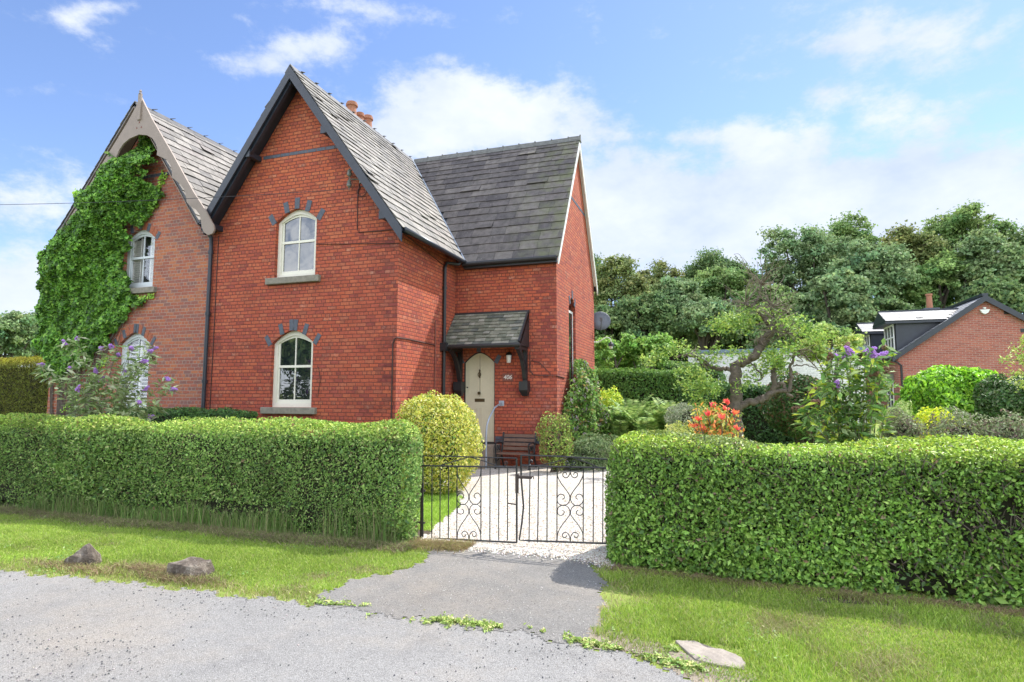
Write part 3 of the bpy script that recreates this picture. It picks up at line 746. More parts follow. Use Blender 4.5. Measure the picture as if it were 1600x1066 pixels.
mb.add([(a, dy-.02, b) for a, b in o]+[(a, dy-.02, b) for a, b in i2]+[(a, dy+.05, b) for a, b in i2], [(k, (k+1) % n, n+(k+1) % n, n+k) for k in range(n)]+[(n+k, n+(k+1) % n, 2*n+(k+1) % n, 2*n+k) for k in range(n)])
mb.build('door_frame', BLACK, house)
mb = MB(); mb.box(-5.56, -4.73, YE-.05, YE+.1, .575, .602); mb.build('threshold', BLACK, house)
arch_blocks(house, dict(x0=-5.53, x1=-4.765, zs=2.40, zt=2.64), YE, [(-1.05, 1), (-.02, 1), (1.05, 1)], size=(.05, .2))

# ---- slate porch canopy with timber brackets
can = MB(); cx0, cx1 = XR+.01, -3.95
yA, zA, yC, zC = YE-.03, 3.50, 12.0, 2.76
slates(can, (cx0, yC, zC), (1, 0, 0), (0, yA-yC, zA-zC), cx1-cx0, math.hypot(yA-yC, zA-zC), .19, .105, .010, None, 1.0)
cano = can.build('porch_canopy', SLATE_P, house, fix=False)
mb = MB(); deck(mb, [(cx0, yC, zC-.005), (cx1, yC, zC-.005), (cx1, YE, zA-.005), (cx0, YE, zA-.005)], .05)
mb.bar((cx1-.02, yC, zC+.01), (cx1-.02, YE, zA+.01), .04, .09); mb.box(cx0, cx1, yC-.02, yC+.03, zC-.09, zC-.005)
mb.box(cx0, cx1+.01, YE-.035, YE+.01, zA-.02, zA+.045); mb.build('canopy_frame', BLACK, cano)
mb = MB(); mb.tube([(cx0, yC-.05, zC-.05), (cx1+.02, yC-.05, zC-.045)], .045, 10); mb.build('canopy_gutter', BLACK, cano)
mb = MB(); mb.add([(cx1-.03, YE, zC-.05), (cx1-.03, YE, zA-.06), (cx1-.03, yC+.04, zC-.05), (cx1, YE, zC-.05), (cx1, YE, zA-.06), (cx1, yC+.04, zC-.05)], [(0, 1, 2), (3, 5, 4), (0, 3, 4, 1), (1, 4, 5, 2), (0, 2, 5, 3)])
mb.build('canopy_cheek', BLACK, cano)
for bx in (-5.60, -4.03):
    mb = MB()
    mb.box(bx-.045, bx+.045, YE-.09, YE, 1.95, zC+.10)                # wall post
    mb.box(bx-.045, bx+.045, yC+.02, YE-.09, zC-.13, zC-.05)          # top arm
    pts = [(bx, YE-.07, 2.0), (bx, YE-.14, 2.2), (bx, YE-.27, 2.42), (bx, YE-.42, 2.56), (bx, yC+.06, zC-.09)]
    for a, b in zip(pts[:-1], pts[1:]): mb.bar(a, np.array(b)+(np.array(b)-a)*.06, .075, .085, up=(1, 0, 0))
    mb.box(bx-.10, bx+.10, YE-.2, YE-.001, 1.76, 1.95)                # corbel
    mb.add([(bx-.10, YE-.2, 1.76), (bx+.10, YE-.2, 1.76), (bx+.10, YE-.001, 1.76), (bx-.10, YE-.001, 1.76), (bx-.06, YE-.08, 1.63), (bx+.06, YE-.08, 1.63), (bx+.06, YE-.001, 1.63), (bx-.06, YE-.001, 1.63)],
           [(4, 5, 1, 0), (5, 6, 2, 1), (7, 4, 0, 3), (4, 7, 6, 5)])
    mb.build('bracket', BLACK, cano)

# ---- gutters, pipes, cables
mb = MB(); mb.tube([(eXR+.05, YB+.05, eZR-.05), (eXR+.05, 12.5, eZR-.07)], .05, 10); mb.build('gutter', NAVY, house, smooth=True)
mb = MB(); mb.tube([(eXR+.0, eY-.05, eZ-.05), (XG+.05, eY-.05, eZ-.045)], .05, 10); mb.box(eXR, XG+.03, eY, YE, eZ-.14, eZ-.06); mb.build('gutter', BLACK, house)
px_ = XR+.055
mb = MB(); mb.tube([(eXR+.02, 12.30, eZR-.08), (eXR+.0, 12.28, eZR-.16), (px_, 12.05, 4.62), (px_, 11.97, 4.5), (px_, 11.97, .1)], .036, 10)
for z in (4.0, 2.72, 1.5): mb.tube([(px_, 11.97, z), (px_, 11.97, z+.06)], .05, 10)
mb.box(XR, px_+.09, 11.86, 12.06, 2.62, 2.80)
mb.build('downpipe', BLACK, house, smooth=False)
mb = MB(); mb.tube([(XR+.02, 11.6, 3.25), (XR+.02, 11.6, .2)], .012, 6); mb.build('waste_pipe', DARKRED, house)
nx = -10.345
mb = MB(); mb.tube([(nx-.05, YF-.16, 5.22), (nx, YF-.07, 5.05), (nx, YF-.06, 4.9), (nx, YF-.06, .1)], .042, 12)
for z in (4.7, 3.35, 1.9): mb.tube([(nx, YF-.06, z), (nx, YF-.06, z+.07)], .056, 12)
mb.box(nx-.10, nx+.10, YF-.24, YF-.03, 5.16, 5.34)
mb.build('downpipe', NAVY, house, smooth=False)
cab = plain('cable', (.05, .018, .014), .6)
yq = YF-.012
MB().tube([(-6.66, yq, 5.86), (-6.70, yq, 5.60), (-6.69, yq, 4.93), (-6.66, yq, 4.86), (-6.2, yq, 4.84), (XR+.012, yq, 4.84)], .009, 5).build('cable', cab, house)
MB().tube([(-6.60+.1*math.cos(a), yq-.01, 5.68+.1*math.sin(a)) for a in np.linspace(0, 6.28, 17)], .008, 5).build('cable', cab, house)
MB().tube([(-10.2, yq, 5.1), (-10.2, yq, 3), (-10.22, yq, .2)], .009, 5).build('cable', cab, house)
MB().tube([(-7.65, yq, 4.70), (XR+.012, yq, 4.56)], .007, 5).build('cable', cab, house)
MB().tube([(-7.5, yq, 2.2), (-7.45, yq, 1.95), (-7.5, yq, 1.6)], .006, 5).build('cable', cab, house)
MB().tube([(-5.835, yq, 1.2), (-5.835, yq, 2.62), (-5.80, yq, 2.71), (XR+.01, yq, 2.73), (XR+.012, 10.4, 2.74), (XR+.012, 11.6, 2.72)], .013, 6).build('cable', cab, house)
MB().tube([(XR+.012, YF, 4.82), (XR+.012, 12.0, 4.55)], .008, 5).build('cable', cab, house)
ye = YE-.012
MB().tube([(-3.93, ye, 2.6), (-3.93, ye, 2.2), (-3.86, ye, 2.1), (-3.7, ye, 2.08), (XG+.012, ye, 2.07), (XG+.012, 13.3, 2.05)], .010, 6).build('cable', cab, house)
MB().tube([(-3.9, ye, 2.42), (-3.7, ye, 2.36), (-3.45, ye, 2.1)], .007, 5).build('cable', cab, house)
MB().tube([(XG+.012, 15.6, 2.1), (XG+.012, 16.85, 2.1)], .010, 6).build('cable', cab, house)
# insulator bracket on the facade
mb = MB()
for z in (5.78, 6.0):
    mb.lathe((-6.83, YF-.12, z), [(.02, -.02), (.045, 0), (.05, .05), (.035, .08), (.045, .10), (.02, .13)], 10)
mb.tube([(-6.83, YF-.12, 5.7), (-6.83, YF-.12, 6.15)], .008, 6); mb.tube([(-6.83, YF-.12, 5.93), (-6.6, YF, 5.93)], .012, 6); mb.box(-6.66, -6.55, YF-.03, YF, 5.86, 6.0)
mb.build('insulator', plain('insulator_glaze', (.16, .17, .15), .4), house)

# chimney
mb = MB(); mb.box(-9.98, -9.32, 13.6, 15.3, 6.0, 9.22); mb.box(-10.03, -9.27, 13.55, 15.35, 9.22, 9.36); ch = mb.build('chimney', BR_MAIN, house)
for (y, s, h) in ((14.0, 1.0, .62), (14.42, .8, .50), (14.83, .92, .60)):
    mb = MB(); r = .15*s; mb.lathe((-9.66, y, 9.36), [(r*1.15, 0), (r, .08), (r*.86, h-.2), (r*.9, h-.14), (r*1.12, h-.11), (r*1.12, h-.05), (r*.95, h-.04), (r*.95, h), (r*.7, h), (r*.7, h-.1)], 18)
    mb.build('chimney_pot', TERRA, ch, smooth=False)

# ================================================================== NEIGHBOUR (ivy side)
nb = empty('brick_house', (-12.8, 13, 0), 'left hand house of the pair, ivy covered gable with scalloped taupe bargeboards', 'house')
NAX, NAZ = -12.42, 8.30; NKR = 1.43; NKL = 1.27; NXL = -15.2
mb = MB()
mb.holed([(NXL, -.2), (XL-.002, -.2), (XL-.002, NAZ-NKR*(XL-NAX)-.15), (NAX, NAZ-.16), (NXL, NAZ-NKL*(NAX-NXL)-.15)], [hole(W3), hole(W4)], lambda a, b, t: (a, YF+.004+t, b), .13)
mb.add([(NXL, YF, -.2), (NXL, 17, -.2), (NXL, 17, 4.7), (NXL, YF, 4.7)], [(0, 1, 2, 3)])
mb.add([(NXL, 17, -.2), (XL, 17, -.2), (XL, 17, 4.9), (NXL, 17, 4.9)], [(0, 1, 2, 3)])
mb.build('wall', BR_NB, nb)
vr = np.array([NAX+10.33, 0, NKR*(-10.33-NAX)]); vr = np.array([NAX-(-10.33), 0, NKR*(-10.33-NAX)]); LR = np.linalg.norm(vr)
NB_Y = 9.58
mb = MB(); slates(mb, (-10.33, NB_Y-.02, NAZ-NKR*(-10.33-NAX)), (0, 1, 0), vr, 7.5, LR, .34, .23, .012, None, 1.5)
mb.build('roof', SLATE_L, nb, fix=False)
mb = MB(); deck(mb, [(-10.33, NB_Y, NAZ-NKR*(-10.33-NAX)), (NAX, NB_Y, NAZ), (NAX, 17.1, NAZ), (-10.33, 17.1, NAZ-NKR*(-10.33-NAX))], .07)
lx = -15.2; deck(mb, [(lx, NB_Y, NAZ-NKL*(NAX-lx)), (NAX, NB_Y, NAZ), (NAX, 17.1, NAZ), (lx, 17.1, NAZ-NKL*(NAX-lx))], .07)
mb.build('roof_deck', NAVY, nb)
mb = MB(); vl = np.array([NAX-lx, 0, NKL*(NAX-lx)]); slates(mb, (lx, NB_Y-.02, NAZ-NKL*(NAX-lx)), (0, 1, 0), vl, 7.5, np.linalg.norm(vl), .34, .23, .012, None, 1.2)
mb.build('roof', SLATE_L, nb, fix=False)
mb = MB(); mb.bar((-10.33, NB_Y, 5.27), (-10.33, 17, 5.27), .14, .03); mb.build('valley_gutter', NAVY, nb)
mb = MB(); y = NB_Y
while y < 16.8:
    mb.add([(NAX-.1, y, NAZ-.1), (NAX, y, NAZ+.045), (NAX+.1, y, NAZ-.1), (NAX-.1, y+.4, NAZ-.1), (NAX, y+.4, NAZ+.045), (NAX+.1, y+.4, NAZ-.1)], [(0, 1, 4, 3), (1, 2, 5, 4), (0, 2, 1)]); y += .405
for k in range(14): mb.obox((NAX, NB_Y+.5+k*.5, NAZ+.07), (0, .9, .42), (1, 0, 0), (0, -.42, .9), .07, .035, .005)
mb.build('ridge_tiles', plain('dark_ridge_slate', (.07, .07, .075), .7, .3, 10), nb)
# scalloped bargeboards, traced on their own plane
S = 3.807
inner = [(905, 480), (925, 508), (937, 545), (932, 580), (958, 592), (990, 608), (1013, 640), (1022, 675), (1022, 712), (1050, 735), (1085, 765), (1103, 805), (1110, 860), (1135, 888), (1165, 905), (1188, 935), (1196, 975), (1200, 1010), (1212, 1040), (1238, 1056), (1262, 1048), (1273, 1028)]
outer = [(1270, 1000), (1225, 915), (1150, 800), (1020, 565), (900, 360), (838, 250)]
BY = NB_Y-.06
def q(p): v = at(p[0]/S, 90+p[1]/S, BY); return (v[0], v[2])
axp = NAX+.0; apexz = NAZ+.06
R_in = [q(p) for p in inner]; R_out = [q(p) for p in outer]
archtop = q((840, 455)); axn = R_out[-1][0]
R_out[-1] = (axn, apexz)
mb = MB(); mb.prism([(axn, archtop[1]+.0)]+[q((875, 462))]+R_in+R_out, lambda a, b, t: (a, BY+t, b), .04); mb.build('bargeboard', TAUPE, nb)
ml = lambda p: (axn-(p[0]-axn)*1.10, p[1]-(p[0]-axn)*.0)
L_in = [ml(p) for p in R_in]; L_out = [ml(p) for p in R_out]
# carry the left board on down to its longer eave
sl = (L_out[0][1]-L_out[-1][1])/(L_out[0][0]-L_out[-1][0])
ext = (L_out[0][0]-.12, L_out[0][1]-.12*sl)
L_in = L_in[:-4]+[(ext[0]+.15, ext[1]-.25)]
mb = MB(); mb.prism([(axn, archtop[1]), ml(q((875, 462)))]+L_in+[ext]+L_out[1:], lambda a, b, t: (a, BY+.002+t, b), .036); mb.build('bargeboard', TAUPE, nb)
mb = MB(); mb.box(axn-.045, axn+.045, BY-.035, BY-.001, apexz-.55, apexz+.06); mb.lathe((axn, BY-.02, apexz+.06), [(.035, 0), (.02, .03), (.03, .06), (.008, .10)], 8); mb.build('finial', TAUPE, nb)
mb = MB()
for (dx, dz) in ((0.0, -.62), (-.07, -.74), (.07, -.74)):
    mb.add([(axn+dx-.025, BY-.003, apexz+dz), (axn+dx+.025, BY-.003, apexz+dz), (axn+dx, BY-.003, apexz+dz+.05)], [(0, 1, 2)])
mb.build('trefoil_cutout', DARKRED, nb)
mb = MB(); slope_board(mb, NAX, NAZ-.1, -10.36, NAZ-.1-NKR*(-10.36-NAX), BY+.041, YF, .02); slope_board(mb, NAX, NAZ-.1, lx, NAZ-.1-NKL*(NAX-lx), BY+.041, YF, .02); mb.build('soffit', TAUPE, nb)
arch_blocks(nb, W4, YF+.004, [(-1.08, 1), (-.85, 0), (-.63, 1), (-.42, 0), (-.2, 0), (-.0, 1), (.12, 1), (.3, 0), (.5, 1), (.7, 0), (.88, 0), (1.08, 1)], red=plain('arch_brick', (.33, .10, .05), .8, .3, 20), size=(.042, .2))
arch_blocks(nb, W3, YF+.004, [(-1.08, 1), (-.8, 0), (-.5, 1), (-.2, 0), (0.02, 1), (.3, 0), (.5, 1), (.72, 0), (.9, 0), (1.08, 1)], red=bpy.data.materials['arch_brick'], size=(.045, .18))
PALEW = plain('pale_blue_white_paint', (.62, .66, .68), .4, .05, 3)
sash(nb, W3, YF+.004, PALEW, STONE, shutter=1); sash(nb, W4, YF+.004, PALEW, PALEW, shutter=2)
mb = MB(); z = 6.70
x = NAX-.9
while x < NAX+(NAZ-.3-z)/NKR: mb.box(x, x+.215, YF-.004, YF+.02, z-.03, z+.035); x += .226
mb.build('brick_band', DARKBR, nb)

# ---- overhead wires
mb = MB(); a = np.array([-6.83, YF-.14, 5.72]); b = np.array(at(0, 288, 8.6)); b2 = a+(b-a)*3.2
pts = [a+(b2-a)*t+np.array([0, 0, -.55*4*t*(1-t)]) for t in np.linspace(0, 1, 24)]
mb.tube(pts, .006, 5); tag(mb.build('overhead_wire', BLACK), 'thin black overhead wire running left from the insulators on the taller house', 'wire')

# ---- steps, handrail, bench, lights, dish, plaque
st = empty('doorstep', (-5.15, 12.3, 0), 'stone doorstep block with one lower tread below the cream door', 'step')
mb = MB(); mb.box(-5.62, -4.62, 12.18, YE-.001, -.05, .57); mb.build('landing', STEP, st, bevel=.012)
mb = MB(); mb.box(-5.62, -4.70, 11.86, 12.18, -.05, .33); mb.build('tread', STEP, st, bevel=.012)
hr = MB(); hr.tube([(-4.60, YE, 1.47), (-4.60, YE-.05, 1.47), (-4.63, 12.3, 1.38), (-4.66, 12.05, 1.16), (-4.68, 11.98, 1.02), (-4.69, 11.96, .85), (-4.69, 11.96, .05)], .019, 10)
hr.box(-4.66, -4.54, YE-.012, YE, 1.41, 1.53)
tag(hr.build('handrail', GALV, smooth=False), 'bent grey steel handrail rising beside the front door steps', 'handrail')
be = empty('garden_bench', (-4.12, 12.2, .08), 'small dark slatted bench with iron ends against the red wall', 'bench')
bx0, bx1 = -4.50, -3.76
for i, (y, z) in enumerate(((12.44, .50), (12.465, .59), (12.49, .68), (12.515, .77))):
    mb = MB(); mb.obox(((bx0+bx1)/2, y, z), (1, 0, 0), (0, .25, .97), (0, -.97, .25), (bx1-bx0)/2, .034, .011); mb.build('back_slat', WOODB, be)
for i in range(4):
    mb = MB(); mb.box(bx0, bx1, 12.03+i*.092, 12.03+i*.092+.075, .405, .428); mb.build('seat_slat', WOODB, be)
for x in (bx0, bx1):
    mb = MB()
    mb.tube([(x, 12.57, .06), (x, 12.44, .25), (x, 12.40, .42), (x, 12.46, .62), (x, 12.53, .84)], [.022, .02, .02, .02, .024], 6)
    mb.tube([(x, 11.98, .06), (x, 12.06, .22), (x, 12.03, .40)], .022, 6); mb.tube([(x, 12.02, .39), (x, 12.40, .39)], .018, 6)
    mb.tube([(x, 12.42, .62), (x, 12.25, .65), (x, 12.05, .64), (x, 11.98, .59), (x, 12.0, .54), (x, 12.04, .40)], .018, 6)
    for c in ((12.14, .52), (12.27, .52)):
        mb.tube([(x, c[0]+.05*math.cos(a)*(1-a/14), c[1]+.07*math.sin(a)*(1-a/14)) for a in np.linspace(0, 9, 16)], .009, 5)
    mb.tube([(x, 12.10, .25), (x, 12.25, .31), (x, 12.42, .28)], .012, 5)
    mb.build('end_frame', BLACK, be)
pl = empty('wall_lamp', (-4.39, 12.6, 2.45), 'small porch lamp with white shade on the wall right of the cream door', 'lamp')
mb = MB(); mb.lathe((-4.39, 12.54, 2.37), [(.045, 0), (.06, .16), (.055, .17)], 12); mb.build('lamp_shade', PLASTW, pl, smooth=True)
mb = MB(); mb.lathe((-4.39, 12.54, 2.54), [(.08, 0), (.07, .03), (.02, .07)], 12); mb.box(-4.41, -4.37, 12.54, YE, 2.56, 2.59); mb.build('lamp_cap', BLACK, pl)
mb = MB(); mb.box(-4.575, -4.325, YE-.02, YE, 1.965, 2.14); nm = mb.build('house_number_sign', DARKRED); tag(nm, 'dark red number plaque with white figures beside the cream door', 'sign')
tx = bpy.data.curves.new('number', 'FONT'); tx.body = '406'; tx.size = .135; tx.extrude = .003; tx.align_x = 'CENTER'; tx.align_y = 'CENTER'; tx.shear = .2
tmp = bpy.data.objects.new('number_text', tx); me_ = bpy.data.meshes.new_from_object(tmp); to = bpy.data.objects.new('number', me_); bpy.data.objects.remove(tmp); C.objects.link(to); to.location = (-4.45, YE-.024, 2.05); to.rotation_euler = (rad(90), 0, 0); me_.materials.clear(); me_.materials.append(WHITE); to.parent = nm
ds = empty('satellite_dish', (-3.3, 17.2, 3.8), 'grey satellite dish behind the far corner of the gable wall', 'satellite dish')
V = []; dd = at(938, 502, 17.3); n = 20
mb = MB(); R = .30
nrm = unit(np.array([.25, -.9, .3])); t1 = unit(np.cross(nrm, [0, 0, 1])); t2 = np.cross(t1, nrm)
rings = [(0, -.07), (.35, -.055), (.7, -.02), (1, .02), (1, .035), (0, -.05)]
V = [dd+(t1*math.cos(2*math.pi*j/n)+t2*math.sin(2*math.pi*j/n))*R*r_+nrm*h for r_, h in rings for j in range(n)]
mb.add(V, [(i*n+j, i*n+(j+1) % n, (i+1)*n+(j+1) % n, (i+1)*n+j) for i in range(5) for j in range(n)]); mb.build('reflector', GREYM, ds, smooth=True)
mb = MB(); mb.tube([dd-nrm*.07, dd-nrm*.2+np.array([-.2, 0, -.1]), (-3.45, 16.9, 3.6)], .02, 6); mb.tube([dd+t2*-.3, dd+nrm*.35+t2*-.12], .01, 5); mb.box(*sum([[c-.04, c+.04] for c in (dd+nrm*.35+t2*-.1)], [])); mb.build('arm', GREYM, ds)
wl = empty('outside_lamp', (-3.3, 16.85, 3.25), 'swan neck lamp with small shade on the rear corner of the gable wall', 'lamp')
e = at(955, 540, 16.95)
mb = MB(); mb.tube([(XG, 16.8, e[2]+.1), (XG+.12, 16.85, e[2]+.10), (e[0]-.12, 16.9, e[2]+.24), (e[0]-.02, 16.95, e[2]+.2), (e[0], 16.95, e[2]+.1)], .014, 6); mb.build('arm', PLASTW, wl)
mb = MB(); mb.lathe((e[0], 16.95, e[2]-.02), [(.09, 0), (.075, .06), (.03, .12)], 10); mb.build('lamp_shade', BLACK, wl)
mb = MB(); mb.lathe((e[0], 16.95, e[2]-.10), [(.02, 0), (.05, .04), (.05, .08)], 10); mb.build('bulb', PLASTW, wl)
e = on_x(927, 582, XG+.1)
fl = MB(); fl.box(XG, XG+.14, e[1]-.09, e[1]+.09, e[2]-.06, e[2]+.07); fl.tube([(XG+.02, e[1], e[2]), (XG+.02, e[1], e[2]-.25)], .01, 5)
tag(fl.build('floodlight', PLASTW, bevel=.01), 'small white floodlight low on the gable wall above the climber', 'lamp')
lw_ = MB(); a = at(900, 699, 13.6); lw_.box(-2.9, -2.15, 13.9, 14.4, 0, .36); lw_.box(-2.93, -2.12, 13.87, 14.43, .36, .40)
tag(lw_.build('garden_wall', STEP, bevel=.01), 'low stone garden wall end beside the gravel path', 'wall')
# ================================================================== GATES
GY = 6.28
def smooth_path(pts, k=5):
    P = [np.array(p, float) for p in pts]; out_ = []
    for i in range(len(P)-1):
        p0 = P[max(i-1, 0)]; p1 = P[i]; p2 = P[i+1]; p3 = P[min(i+2, len(P)-1)]
        for t in np.linspace(0, 1, k, endpoint=False):
            out_.append(.5*((2*p1)+(-p0+p2)*t+(2*p0-5*p1+4*p2-p3)*t*t+(-p0+3*p1-3*p2+p3)*t**3))
    out_.append(P[-1]); return out_
def gp(x, y, Y=GY):
    v = at(640+x/4.706, 680+y/4.706, Y); return (v[0], Y, v[2])
def gate(left):
    root = empty('garden_gate', gp(788 if left else 820, 770), 'left leaf of the thin wrought iron gate, with a straight meeting stile' if left else 'right leaf of the thin wrought iron gate, with a bent meeting bar and latch', 'gate', None)
    T = lambda pts, r, n=6: MB().tube([gp(*p) for p in pts], r, n)
    if left:
        mb = MB(); mb.tube([gp(*p) for p in [(60, 152), (115, 152), (450, 160), (786, 170)]], .007, 6); mb.tube([gp(*p) for p in [(786, 168), (788, 450), (788, 790)]], .011, 6)
        mb.tube([gp(*p) for p in [(60, 224), (150, 226), (450, 231), (788, 238)]], .010, 6); mb.tube([gp(*p) for p in [(95, 760), (300, 764), (440, 772), (788, 790)]], .010, 6)
        mb.tube([gp(*p) for p in [(98, 152), (98, 760)]], .007, 6); mb.build('frame', BLACK, root)
        bars = [165, 225, 287, 349, 526, 592, 657, 721]; cx, hw = 437, 88; dy0 = 0
        bot = 772
    else:
        mb = MB(); mb.tube([gp(*p) for p in [(820, 148), (1100, 156), (1495, 181), (1600, 188)]], .009, 6)
        mb.tube([gp(*p) for p in [(820, 148), (820, 300), (827, 400), (838, 520), (825, 650), (806, 772), (874, 776)]], .010, 6)
        mb.tube([gp(*p) for p in [(820, 222), (1100, 233), (1480, 242), (1600, 246)]], .010, 6); mb.tube([gp(*p) for p in [(1590, 186), (1590, 800)]], .011, 6)
        mb.tube([gp(*p) for p in [(874, 776), (1100, 784), (1300, 792), (1590, 800)]], .010, 6)
        mb.build('frame', BLACK, root)
        bars = [886, 949, 1012, 1085, 1278, 1352, 1422, 1500]; cx, hw = 1181, 97; bot = 785
    for i, b in enumerate(bars):
        r = MB().tube([gp(b, 236, GY+.002), gp(b-(8 if not left and b < 960 else 2), bot+(b-437)*.01, GY+.002)], .0062, 6); r.build('bar', BLACK, root)
    sc_ = hw/97.0
    up = [(1085, 240), (1088, 300), (1115, 355), (1155, 408), (1178, 450), (1172, 492), (1145, 516), (1112, 514), (1088, 490), (1088, 455), (1108, 434), (1132, 441), (1138, 462), (1124, 472)]
    dn = [(1085, 775), (1090, 722), (1115, 670), (1155, 618), (1178, 580), (1172, 540), (1145, 518), (1112, 520), (1088, 543), (1090, 578), (1110, 590), (1132, 582), (1136, 562), (1122, 554)]
    bt = [(1181, 780), (1176, 745), (1160, 720), (1138, 716), (1123, 732), (1130, 752), (1148, 752), (1154, 738)]
    tp = [(1181, 236), (1180, 275), (1166, 306), (1146, 314), (1128, 300), (1130, 280), (1150, 277), (1155, 292)]
    ht = [(1181, 236), (1168, 215), (1150, 216), (1144, 200), (1156, 190), (1166, 200)]
    wv = [(1085, 240), (1120, 215), (1160, 200)]
    for s in (1, -1):
        mb = MB()
        sets = [up, dn, bt]+([tp, ht] if not left else [])
        for P in sets:
            pts = [gp(cx+s*(x-1181)*sc_, y+(0 if not left else -8+(y-240)*.0), GY-.006) for x, y in P]
            mb.tube(smooth_path(pts, 4), .0052, 5)
        mb.build('scrollwork', BLACK, root)
    mb = MB()
    if left:
        mb.tube(smooth_path([gp(*p) for p in [(440, 160), (560, 195), (650, 228), (700, 228), (718, 208), (712, 194), (700, 200), (705, 212)]], 4), .006, 5)
        mb.tube(smooth_path([gp(*p) for p in [(440, 160), (320, 195), (230, 222)]], 4), .006, 5)
    else:
        mb.tube(smooth_path([gp(*p) for p in [(1181, 158), (1060, 200), (950, 222), (890, 222), (878, 200), (890, 183), (904, 192), (897, 205)]], 4), .006, 5)
        mb.tube(smooth_path([gp(*p) for p in [(1181, 158), (1300, 200), (1400, 238), (1460, 240), (1486, 222), (1480, 205), (1464, 212), (1468, 226)]], 4), .006, 5)
    mb.build('top_scroll', BLACK, root)
    if not left:
        mb = MB(); a = gp(800, 308, GY-.02); b = gp(896, 312, GY-.02); mb.box(a[0], b[0], GY-.03, GY-.005, a[2]-.016, a[2]+.014)
        mb.tube([b, gp(908, 302, GY-.02), gp(914, 312, GY-.02), gp(910, 322, GY-.02)], .006, 5); mb.build('latch', RUST, root)
    else:
        mb = MB(); a = gp(783, 285, GY); mb.box(a[0], a[0]+.035, GY-.03, GY-.012, gp(0, 380)[2], a[2]); mb.tube([gp(718, 500, GY-.01), gp(786, 510, GY-.01)], .008, 5); mb.build('latch_plate', RUST, root)
gate(True); gate(False)
mb = MB(); a = gp(98, 400, GY+.05); b = gp(98, 745, GY+.05); mb.tube([(a[0], GY+.03, .62), (a[0], GY+.03, -.05)], .019, 8); mb.box(a[0]-.08, a[0]+.04, GY+.02, GY+.04, .16, .18); mb.box(a[0]-.08, a[0]+.04, GY+.02, GY+.04, .52, .54)
tag(mb.build('gate_post', RUST), 'rusty round iron post hinging the left gate leaf beside the hedge', 'post')

# ================================================================== HEDGES
def box_shell(x0, x1, y0, y1, z0, z1, r, n, faces='ftrlb', seed=1, bump=.05, bf=2.2):
    """points and normals on a clipped hedge: front (y0), top, right (x1), left (x0), back"""
    A = dict(f=(x1-x0)*(z1-z0), t=(x1-x0)*(y1-y0), r=(y1-y0)*(z1-z0), l=(y1-y0)*(z1-z0), b=(x1-x0)*(z1-z0)*.35)
    tot = sum(A[k] for k in faces); Ps = []; Ns = []
    for k in faces:
        m = int(n*A[k]/tot); a, b = rng.random(m), rng.random(m)
        X, Y, Z = x0+(x1-x0)*a, y0+(y1-y0)*a, z0+(z1-z0)*b
        if k == 'f': P = np.stack([X, np.full(m, y0), Z], 1); Nn = [0, -1, 0]
        if k == 'b': P = np.stack([X, np.full(m, y1), Z], 1); Nn = [0, 1, 0]
        if k == 't': P = np.stack([X, y0+(y1-y0)*b, np.full(m, z1)], 1); Nn = [0, 0, 1]
        if k == 'r': P = np.stack([np.full(m, x1), Y, Z], 1); Nn = [1, 0, 0]
        if k == 'l': P = np.stack([np.full(m, x0), Y, Z], 1); Nn = [-1, 0, 0]
        Ps.append(P); Ns.append(np.tile(np.array(Nn, float), (m, 1)))
    P = np.concatenate(Ps); Nn = np.concatenate(Ns)
    lo = np.array([x0+r, y0+r, z0-9]); hi = np.array([x1-r, y1-r, z1-r]); c = np.clip(P, lo, hi); d = P-c; L = np.linalg.norm(d, axis=1, keepdims=True)
    ok = L[:, 0] > 1e-6; Nn[ok] = unit(d[ok]); P[ok] = c[ok]+Nn[ok]*r
    P += Nn*(bump*wav(P, bf, seed)[:, None]+bump*.35*wav(P, bf*4, seed+1)[:, None])
    return P, Nn
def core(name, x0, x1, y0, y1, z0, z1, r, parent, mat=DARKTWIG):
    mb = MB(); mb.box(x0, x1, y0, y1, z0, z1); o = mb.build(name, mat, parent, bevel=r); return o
PAL_H = [(.13, .215, .05), (.16, .255, .06), (.095, .17, .04), (.21, .30, .085), (.05, .10, .03), (.22, .27, .10)]
PAL_R = [(.12, .215, .035), (.15, .26, .045), (.08, .15, .03), (.21, .32, .07), (.045, .09, .022)]
def top_tint(P, ztop, amt, col):
    """leaf colour turns lighter and yellower towards the clipped top"""
    f = np.clip((P[:, 2]-ztop+.16)/.16, 0, 1)[:, None]*amt*(.4+.6*rng.random((len(P), 1)))
    return 1+f*(np.array(col)-1)
hl = empty('clipped_hedge', (-7, 6.4, 0), 'long clipped privet hedge left of the iron gates, in front of the houses', 'hedge')
P, Nn = box_shell(-15, -3.20, 5.97, 6.8, .0, 1.245, .19, 165000, 'ftr', 2, .05, 3.0)
P[:, 2] *= 1+.045*np.clip((-8.3-P[:, 0]), 0, 1)
P += Nn*rng.uniform(-.13, .03, (len(P), 1))*(1+.5*wav(P, 9, 4)[:, None])
P[:, 0] -= np.clip(P[:, 0]+4.3, 0, 1)*np.clip(P[:, 1]-5.97, 0, 1)*.50
base_thin = (P[:, 2] < .32) & (rng.random(len(P)) < .55+.35*wav(P, 3, 5)); P = P[~base_thin]; Nn = Nn[~base_thin]
tt = top_tint(P, 1.24, 1.0, (1.7, 1.45, .95))
hp = wav(P, 1.6, 8)[:, None]; h2 = wav(P, 7, 9)[:, None]; tt = tt*(1+np.clip(hp, -1, 1)*.10+np.clip(h2, -1, 1)*.12)
sz = .030*np.exp(rng.normal(0, .32, len(P)))*(1+.18*wav(P, 2.6, 10))
